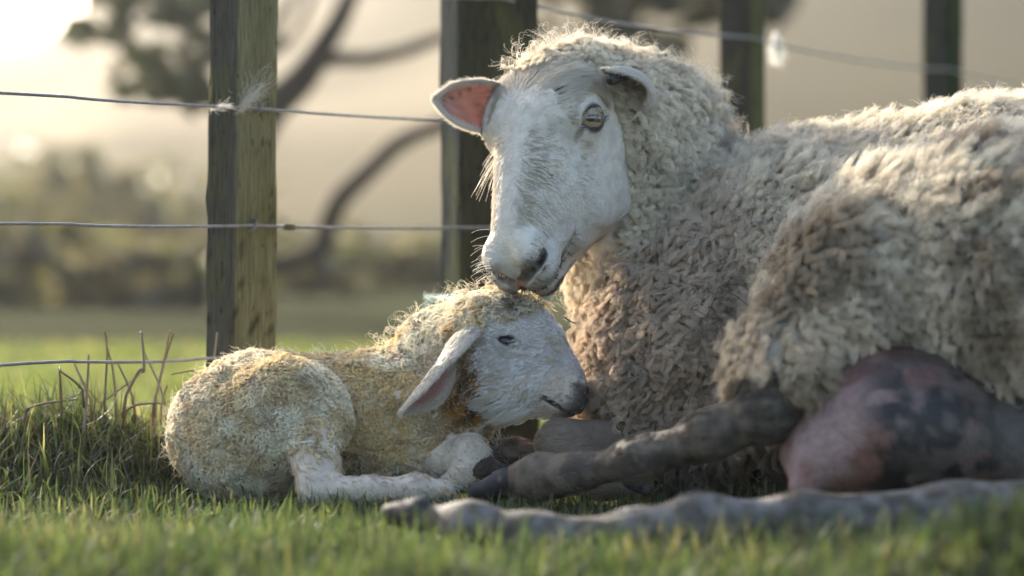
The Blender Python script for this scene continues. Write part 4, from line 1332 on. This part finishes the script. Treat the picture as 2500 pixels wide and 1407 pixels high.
    # --- short hair of the face, ears and legs
    def densf(c, n):
        T, q, body, poll, face, leg = regions(c)
        bare = np.min([Cone(a_, b_, .003, .003)(c) for sg in (-1, 1) for a_, b_, r0, r1 in nostril_path(sg)], axis=0) < .0035
        bare |= np.linalg.norm((q - np.array([0.0, -.016, .1845])) * np.array([1.0, .8, .5]), axis=1) < .007
        for sg in (-1, 1):
            o = eye_out[sg]
            r = c - eye_c[sg]; al = r @ o; lat = np.linalg.norm(r - al[:, None] * o, axis=1)
            bare |= (lat < .0155) & (al > 0)
        d = np.where(face & ~bare, 1.0e6, 0)
        d = np.where(leg, 3.0e5, d)
        return d * seen(c, n, -.35)
    p = sample(V, F, lambda c, n: densf(c, n) / 6, rng)
    n = normals_of(B, p); M = len(p)
    T, q, body, poll, face, leg = regions(p)
    s_, n_, m_ = EH_A
    sgn = np.sign(q[:, 0])[:, None] * smooth(.0, .02, np.abs(q[:, 0]))[:, None]
    up = smooth(.10, .0, q[:, 2])[:, None]
    flow = sgn * s_ * .75 + m_ * .30 * (1 - up) - m_ * .50 * up - n_ * .55 + .40 * (np.stack([noise(p, 30, 1), noise(p, 30, 2), noise(p, 30, 3)], 1) - .5)
    flow = np.where(leg[:, None], np.array([-1.0, 0, -.15]), flow)
    de = np.min([np.linalg.norm(p - eye_c[sg], axis=1) for sg in (-1, 1)], axis=0)
    L = .0095 + .004 * rng.random(M) + .018 * smooth(.005, -.05, q[:, 2]) * smooth(-.04, .02, q[:, 1])
    L = np.where(de < .034, .0055, L); L = np.where(q[:, 2] > .135, .0050 + .003 * rng.random(M), L); L = np.where(leg, .012, L)
    chin = (q[:, 1] < -.05) & (q[:, 2] > .09)
    L = np.where(chin & face, .011, L)
    f = fbm(p, 26, 111, 4); f2 = fbm(p, 90, 112)
    t = mixc(np.tile([.67, .61, .52], (M, 1)), np.array([.50, .42, .31]), smooth(.46, .70, f) * .75)
    t = mixc(t, np.array([.45, .43, .40]), smooth(.60, .76, f2) * .3)
    t = mixc(t, np.array([.20, .175, .14]), .82 * smooth(.126, .164, q[:, 2]) * face)
    t = mixc(t, np.array([.12, .10, .075]), .8 * smooth(-.050, -.062, q[:, 1]) * smooth(.13, .15, q[:, 2]))
    lid = smooth(.0275, .0200, de)
    t = mixc(t, np.array([.13, .12, .115]), lid * .88)
    t = mixc(t, np.array([.24, .225, .21]), smooth(.005, .0, tear_patch(eye_c, eye_out)(p)) * .6)
    mth = np.min([Cone(a_, b_, .002, .002)(p) for sg in (-1, 1) for a_, b_ in zip(mouth_path(sg)[:-2], mouth_path(sg)[1:-1])], axis=0)
    t = mixc(t, np.array([.05, .045, .035]), smooth(.0065, .0015, mth) * face)
    spot = np.exp(-((q[:, 0] - .010) / .016) ** 2 - ((q[:, 2] - .062) / .020) ** 2) * smooth(.35, .6, f2)
    t = mixc(t, np.array([.33, .30, .26]), spot * .7)
    for sx, sy, sr in ((1342, 230, .0045), (1354, 236, .002), (1386, 431, .0042), (1338, 430, .006), (1326, 420, .003), (1345, 437, .004), (1262, 418, .002), (1372, 505, .003)):
        ds = np.hypot((1250 + p[:, 0] / p[:, 1] * FPX - sx) * .7, HORIZON - (p[:, 2] - EYE) / p[:, 1] * FPX - sy) / 2040
        t = mixc(t, np.array([.06, .055, .045]), smooth(sr, sr * .4, ds) * face * smooth(.30, .55, noise(p, 400, 7)))
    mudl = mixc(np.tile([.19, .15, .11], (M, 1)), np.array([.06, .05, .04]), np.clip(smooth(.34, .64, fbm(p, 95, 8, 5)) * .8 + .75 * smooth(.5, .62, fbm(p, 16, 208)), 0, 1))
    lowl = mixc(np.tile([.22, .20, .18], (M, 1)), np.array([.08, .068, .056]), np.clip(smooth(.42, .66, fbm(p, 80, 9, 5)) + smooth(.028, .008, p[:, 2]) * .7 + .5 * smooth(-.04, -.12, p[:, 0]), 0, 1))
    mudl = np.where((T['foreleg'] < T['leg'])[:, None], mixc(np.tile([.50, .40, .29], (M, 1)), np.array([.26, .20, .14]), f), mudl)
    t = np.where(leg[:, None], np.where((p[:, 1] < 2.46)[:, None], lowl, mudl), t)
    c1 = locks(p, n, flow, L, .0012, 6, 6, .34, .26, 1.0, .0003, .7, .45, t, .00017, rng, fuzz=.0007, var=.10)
    chunks = [c1]
    # ears: short pale fur on the backs and rims
    for (inn, outt, tt, fc, sd), hang in zip(ear_fur, (0, 0)):
        nu, nv = inn.shape[:2]
        N = 9000
        iu = rng.random(N) * (nu - 1.001); jv = rng.random(N) * (nv - 1.001)
        i0, j0 = iu.astype(int), jv.astype(int); fu, fv = (iu - i0)[:, None], (jv - j0)[:, None]
        g = outt
        pp = (g[i0, j0] * (1 - fu) + g[i0 + 1, j0] * fu) * (1 - fv) + (g[i0, j0 + 1] * (1 - fu) + g[i0 + 1, j0 + 1] * fu) * fv
        nn = unit(pp - ((inn[i0, j0] * (1 - fu) + inn[i0 + 1, j0] * fu) * (1 - fv) + (inn[i0, j0 + 1] * (1 - fu) + inn[i0 + 1, j0 + 1] * fu) * fv) + 1e-6 * rng.normal(size=pp.shape) - fc[i0] * .0004)
        chunks.append(locks(pp, nn, tt[i0] + .3 * rng.normal(size=pp.shape), .0065, .0008, 2, 5, .4, .25, .9, .0003, .6, .3, np.tile([.72, .68, .61], (N, 1)), .00015, rng, fuzz=.0008))
        # rim
        N = 3200
        iu = rng.random(N) * (nu - 1.001); i0 = iu.astype(int); fu = (iu - i0)[:, None]; e = rng.random(N) < .5
        j0 = np.where(e, 0, nv - 1)
        pp = inn[i0, j0] * (1 - fu) + inn[i0 + 1, j0] * fu
        nn = sd[i0] * np.where(e, -1, 1)[:, None] + .25 * rng.normal(size=pp.shape)
        chunks.append(locks(pp, nn, tt[i0] * 1.0 + .25 * rng.normal(size=pp.shape), .0055 + .004 * rng.random(N), .0006, 2, 5, .5, .2, .8, .0003, .6, .3, np.tile([.78, .73, .64], (N, 1)), .00014, rng, fuzz=.0008))
    # lashes over the near eye and long hairs below the far one, whiskers on the chin
    sp = []
    o = eye_out[1]; hor = unit(np.array([1.0, -.35, .02])); hor = unit(hor - o * np.dot(hor, o)); ver = np.cross(o, hor); ver = ver if ver[2] > 0 else -ver
    for a in np.linspace(-.9, .9, 34):
        b0 = eye_c[1] + o * .0190 + hor * .0145 * math.sin(a) + ver * (.0112 * math.cos(a))
        for s2 in (0, 1):
            d = unit(o * .9 + ver * (.25 + .2 * rng.normal()) + hor * (.5 * math.sin(a) + .2 * rng.normal()))
            u = np.linspace(0, 1, 8)[:, None]
            sp.append(b0 + d * .010 * u - ver * .0055 * u ** 2 * 1.4)
    lash = (np.array(sp), .00013, np.tile([.62, .55, .48], (len(sp), 1)))
    sp = []
    for i in range(34):
        b0 = P(1228 + rng.normal() * 3, 372 + rng.normal() * 16, 2.925)
        d = unit(np.array([-.75, -.1, -.55 - .35 * rng.random()])); ln = .016 + .028 * rng.random()
        u = np.linspace(0, 1, 9)[:, None]
        sp.append(b0 + d * ln * u + np.array([0, 0, -.5]) * ln * u ** 2 + rng.normal(size=3) * .004 * u)
    for i in range(26):
        b0 = P(1196 + rng.normal() * 5, 640 + rng.normal() * 42, 2.80)
        d = unit(np.array([-.9, -.2, .25 * rng.normal()])); ln = .012 + .012 * rng.random()
        u = np.linspace(0, 1, 9)[:, None]
        sp.append(b0 + d * ln * u + np.array([0, 0, -.35]) * ln * u ** 2)
    inn0, tt0 = ear_fur[0][0], ear_fur[0][2]
    for i in range(90):
        i0, j0 = int(rng.random() * 7), int(rng.integers(1, 10))
        b0 = inn0[i0, j0]; d = unit(tt0[i0] + np.array([.0, -.8, -.25]) + .35 * rng.normal(size=3)); ln = .012 + .016 * rng.random()
        u = np.linspace(0, 1, 9)[:, None]
        sp.append(b0 + d * ln * u + tt0[i0] * ln * .5 * u ** 2)
    wh = (np.array(sp), .00014, np.tile([.74, .68, .58], (len(sp), 1)))
    hair_object('hair', root, chunks + [lash[:1] + lash[1:]], WOOL)
    hair_object('whiskers', root, [wh], WOOL)

def lamb_fleece(data):
    root, B, V, F, ear, eye_c, eo = data
    rng = np.random.default_rng(71)
    def regions(p):
        T = B.tagged(p)
        q = (p - LH_O) @ LH_A.T
        body = np.min([T['neck'], T['trunk'], T['rump'], T['thigh']], axis=0)
        crown = (T['head'] < body + .004) & (q[:, 2] < -.020 + .55 * np.maximum(0, q[:, 1] - .02)) & (q[:, 1] > .030)
        face = (T['head'] < body + .002) & ~crown & (q[:, 2] > -.040 + 1.05 * np.maximum(0, -.02 - q[:, 1]))
        leg = (np.minimum(T['hind'], T['fore']) < body) & ~face & ~((T['hind'] < T['fore']) & (p[:, 2] > .050 + .035 * noise(p, 60, 9)))
        return T, q, body, crown, face, leg
    def dens(c, n):
        T, q, body, crown, face, leg = regions(c)
        return np.where(face | leg, 0, 56000) * seen(c, n)
    p = sample(V, F, dens, rng); n = normals_of(B, p); M = len(p)
    T, q, body, crown, face, leg = regions(p)
    neck = ((T['neck'] < np.minimum(T['trunk'], T['rump'])) | crown).astype(float)
    rump = (np.minimum(T['rump'], T['thigh']) < np.minimum(T['trunk'], T['neck'])).astype(float)
    f1, f2, f3 = fbm(p, 22, 121, 4), fbm(p, 70, 122), fbm(p, 12, 123)
    flow = np.tile(np.array([-.4, 0, -.5]), (M, 1)) + 2.4 * (np.stack([noise(p, 60, 1), noise(p, 60, 2), noise(p, 60, 3)], 1) - .5)
    L = (.0105 + .004 * f2) * (.7 + .6 * f3) + .003 * rump + .008 * neck * smooth(.16, .22, p[:, 2]) + np.where(crown, .006, 0)
    white, yellow, brown = np.array([.86, .80, .65]), np.array([.78, .61, .31]), np.array([.48, .33, .16])
    side = 1 - np.maximum(rump, neck)
    t = mixc(np.tile(white, (M, 1)), yellow, np.clip(smooth(.44, .68, f1) * .7 + side * .5, 0, .95))
    t = mixc(t, brown, np.clip(smooth(.52, .70, f2) * .45 + side * smooth(.45, .7, f3) * .35, 0, .8))
    px = 1250 + p[:, 0] / p[:, 1] * FPX; py = HORIZON - (p[:, 2] - EYE) / p[:, 1] * FPX
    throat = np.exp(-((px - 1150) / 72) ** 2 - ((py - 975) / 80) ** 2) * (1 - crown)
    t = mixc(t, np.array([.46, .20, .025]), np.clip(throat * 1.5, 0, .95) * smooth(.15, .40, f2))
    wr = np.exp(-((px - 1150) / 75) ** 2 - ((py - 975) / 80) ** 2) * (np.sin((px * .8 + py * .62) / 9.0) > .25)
    t = mixc(t, np.array([.05, .038, .018]), wr * .85)  # dark stripes paint the shade of creases across the throat
    t = mixc(t, np.array([.58, .38, .12]), np.exp(-((px - 1130) / 60) ** 2 - ((py - 800) / 28) ** 2) * .8 * smooth(.4, .6, f2))
    t = mixc(t, np.array([.13, .06, .045]), np.clip(1.2 * np.exp(-((px - 1262) / 26) ** 2 - ((py - 752 + .22 * (px - 1262)) / 9) ** 2), 0, .9) * crown)
    t = t * (.85 + .3 * rng.random((M, 1)))
    chunks = [locks(p, n, flow, L, .0029, 24, 9, .85, .45, .55, (.0009 + .0026 * fbm(p, 30, 133)), 1.0 + 1.0 * rng.random(M), .70, t, .00018, rng, fuzz=.0006)]
    ps = sample(V, F, lambda c, nn: dens(c, nn) * .14, rng); ns = normals_of(B, ps); Ms = len(ps)
    Ts, qs, bs, cs, fs, ls = regions(ps)
    nk = ((Ts['neck'] < Ts['trunk']) | cs).astype(float)
    chunks.append(locks(ps, ns, rng.normal(size=(Ms, 3)), .014 + .008 * rng.random(Ms) + .012 * nk, .002, 2, 14, 1.1, .35, .6, .003 * (.5 + nk), 1 + rng.random(Ms), .2, np.tile([.78, .71, .55], (Ms, 1)), .00013, rng, fuzz=.001))
    hair_object('fleece', root, chunks, WOOL)

    def densf(c, n):
        T, q, body, crown, face, leg = regions(c)
        dn = np.min([np.minimum(Cone(lh(.0055 * sg, -.004, .1035), lh(.015 * sg, .0045, .0965), .004, .004)(c), Cone(lh(.015 * sg, .0045, .0965), lh(.021 * sg, .0045, .088), .004, .003)(c)) for sg in (-1, 1)], axis=0)
        r = c - eye_c; al = r @ eo; lat = np.linalg.norm((r - al[:, None] * eo), axis=1)
        bare = (dn < .003) | ((lat < .0085) & (al > 0))
        d = np.where(face & ~bare, 6.0e5, 0)
        d = np.where(face & (q[:, 2] > .088), 2.2e5, d)
        d = np.where(leg, 3.6e5, d)
        return d * seen(c, n, -.35)
    p = sample(V, F, lambda c, n: densf(c, n) / 14, rng); n = normals_of(B, p); M = len(p)
    T, q, body, crown, face, leg = regions(p)
    s_, n_, m_ = LH_A
    de = np.linalg.norm(p - eye_c, axis=1)
    radial = unit(p - eye_c)
    flow = -m_ * .55 - n_ * .75 + 1.3 * (np.stack([noise(p, 50, 1), noise(p, 50, 2), noise(p, 50, 3)], 1) - .5)
    flow = flow + radial * (1.3 * smooth(.030, .012, de))[:, None] + n_ * (.9 * smooth(.02, .05, q[:, 1]))[:, None]
    flow = np.where(leg[:, None], np.array([.55, 0, -.55]) + .7 * (np.stack([noise(p, 45, 4), noise(p, 45, 5), noise(p, 45, 6)], 1) - .5), flow)
    beard = smooth(-.035, -.065, q[:, 1]) * smooth(.075, .05, q[:, 2])
    L = .0090 + .004 * rng.random(M) + .020 * beard
    L = np.where(q[:, 2] > .06, .0065, L); L = np.where(de < .016, .0065, L); L = np.where(leg, .0095, L)
    f = fbm(p, 55, 131)
    t = mixc(np.tile([.92, .90, .86], (M, 1)), np.array([.66, .56, .38]), smooth(.52, .70, f) * .6)
    t = mixc(t, np.array([.17, .135, .135]), np.clip(.85 * smooth(.074, .094, q[:, 2]) + .9 * smooth(.0200, .0115, de), 0, .9) * face)
    t = mixc(t, np.array([.06, .05, .05]), smooth(.0035, .0005, lamb_mouth(p)) * face)
    t = mixc(t, np.array([.22, .18, .175]), .8 * np.exp(-((q[:, 1] + .026) / .010) ** 2) * smooth(.045, .07, q[:, 2]))
    scab = np.exp(-(np.linalg.norm(p - P(1262, 752, 2.875), axis=1) / .012) ** 2)
    t = mixc(t, np.array([.10, .06, .05]), scab * .9)
    t = np.where(leg[:, None], np.array([.82, .74, .60]) * (.9 + .2 * f[:, None]), t)
    pk = np.exp(-(np.linalg.norm((p - P(965, 1170, 2.79)) * np.array([.7, 1, 1.4]), axis=1) / .022) ** 2)
    t = mixc(t, np.array([.60, .40, .36]), pk * .8 * leg)
    t = mixc(t, np.array([.62, .46, .22]), .6 * leg * smooth(.55, .7, fbm(p, 40, 135)))
    chunks = [locks(p, n, flow, L, .0026, 14, 8, .55, .30, .95, .0014, .8, .76, t, .00016, rng, fuzz=.0010, var=.08)]
    inn, outt, tt, fc, sd = ear
    nu, nv = inn.shape[:2]
    for N, g, ln, tint in ((1300, outt, .013, [.78, .74, .66]), (240, inn, .007, [.62, .50, .45])):
        iu = rng.random(N) * (nu - 1.001); jv = rng.random(N) * (nv - 1.001)
        i0, j0 = iu.astype(int), jv.astype(int); fu, fv = (iu - i0)[:, None], (jv - j0)[:, None]
        pp = (g[i0, j0] * (1 - fu) + g[i0 + 1, j0] * fu) * (1 - fv) + (g[i0, j0 + 1] * (1 - fu) + g[i0 + 1, j0 + 1] * fu) * fv
        nn = fc[i0] * (-1 if g is outt else 1)
        fl = tt[i0] + .55 * (np.stack([noise(pp, 70, 1), noise(pp, 70, 2), noise(pp, 70, 3)], 1) - .5)
        chunks.append(locks(pp, nn, fl, ln * (1 - .5 * (iu / nu)), .0022, 14, 8, .5, .3, .9, .0011, .9, .6, np.tile(tint, (N, 1)), .00015, rng, fuzz=.0008))
    N = 1500
    iu = rng.random(N) * (nu - 1.001); i0 = iu.astype(int); fu = (iu - i0)[:, None]; e = rng.random(N) < .5
    j0 = np.where(e, 0, nv - 1)
    pp = inn[i0, j0] * (1 - fu) + inn[i0 + 1, j0] * fu
    chunks.append(locks(pp, sd[i0] * np.where(e, -1, 1)[:, None], tt[i0] + .2 * rng.normal(size=pp.shape), .006 + .003 * rng.random(N), .0008, 3, 6, .45, .2, .9, .0004, .8, .4, np.tile([.76, .70, .60], (N, 1)), .00014, rng, fuzz=.0008))
    hair_object('hair', root, chunks, WOOL)

def wool_tufts():
    rng = np.random.default_rng(90)
    def tuft(px0, py0, px1, py1, y, n, spread, label, tint, rad=.00011):
        a, b = P(px0, py0, y), P(px1, py1, y)
        u = np.linspace(0, 1, 18)[None, :, None]
        s0 = rng.random((n, 1, 1)) ** 1.6 * .5; s1 = s0 + (.25 + .5 * rng.random((n, 1, 1)))
        end = rng.normal(size=(n, 1, 3)) * rng.random((n, 1, 1)) * spread * np.array([1, .6, 1])
        c = a + (b - a) * (s0 + (s1 - s0) * u) + end * u ** 1.3 + rng.normal(size=(n, 1, 3)) * spread * .18
        ph = rng.random((n, 1, 3)) * 6.28; fr = 5 + 9 * rng.random((n, 1, 3))
        p = c + np.sin(ph + fr * u) * spread * .38 * u * rng.random((n, 1, 1))
        p[:, :, 1] += -.005
        cu = (p, rad, np.tile(tint, (n, 1)) * (.85 + .3 * rng.random((n, 1))))
        o = hair_object('wool_tuft', None, [cu], WOOL)
        del o['kind']
        tag(o, label, 'wool tuft', 'tufts of wool snagged on the fence')
    tuft(578, 276, 650, 205, 3.075, 130, .0150, 'pale tuft of wool standing on the wire against the mossy post', [.66, .62, .55])
    tuft(515, 268, 566, 258, 3.045, 100, .006, 'flat white wisp of wool wrapped on the wire left of the pale standing tuft', [.72, .69, .64])
    tuft(1893, 80, 1896, 150, 4.20, 420, .009, 'bright blurred tuft of wool hanging on the wire by the narrow post', [.92, .91, .88], .00026)

def litter():
    """Twigs and specks caught in the fleece and on the face."""
    rng = np.random.default_rng(14)
    tw, nt, out = new_mat('twig_bark'); principled(nt, out, Base_Color=(.085, .068, .05, 1), Roughness=.9)
    def twig(pts, r, label):
        mb = MB(); mb.tube(spline(pts, 8), np.linspace(r, r * .6, 8), 6)
        tag(mb.build('twig', tw), label, 'twig')
    twig([P(1378, 775, 2.84), P(1395, 786, 2.835), P(1406, 790, 2.84)], .0009, 'short dark twig stuck in the chest wool above the nose of the lamb')
    twig([P(1725, 775, 2.78), P(1740, 740, 2.775), P(1752, 705, 2.78)], .0007, 'upright dark twig caught in the side wool of the ewe')
    twig([P(1755, 700, 2.77), P(1795, 722, 2.765), P(1832, 750, 2.76)], .0007, 'pale slanting straw caught beside the upright dark twig')
    twig([P(1680, 985, 2.74), P(1695, 930, 2.735), P(1708, 890, 2.74)], .0007, 'thin dark twig in the low wool above the muddy hind leg')
# ------------------------------------------------------------------ assembly
import time as _t
_t0 = _t.time()
def _lap(s): print('LAP', s, round(_t.time() - _t0, 1), flush=True)
build_ground()
build_haze()
build_background(); _lap('bg')
build_fence()
build_twine(); _lap('fence')
ewe_data = build_ewe(); _lap('ewe')
lamb_data = build_lamb(); _lap('lamb')
build_grass([ewe_data[1], lamb_data[1]]); _lap('grass')
build_debris()
ewe_fleece(ewe_data); _lap('ewe fleece')
lamb_fleece(lamb_data); _lap('lamb fleece')
wool_tufts()
litter()
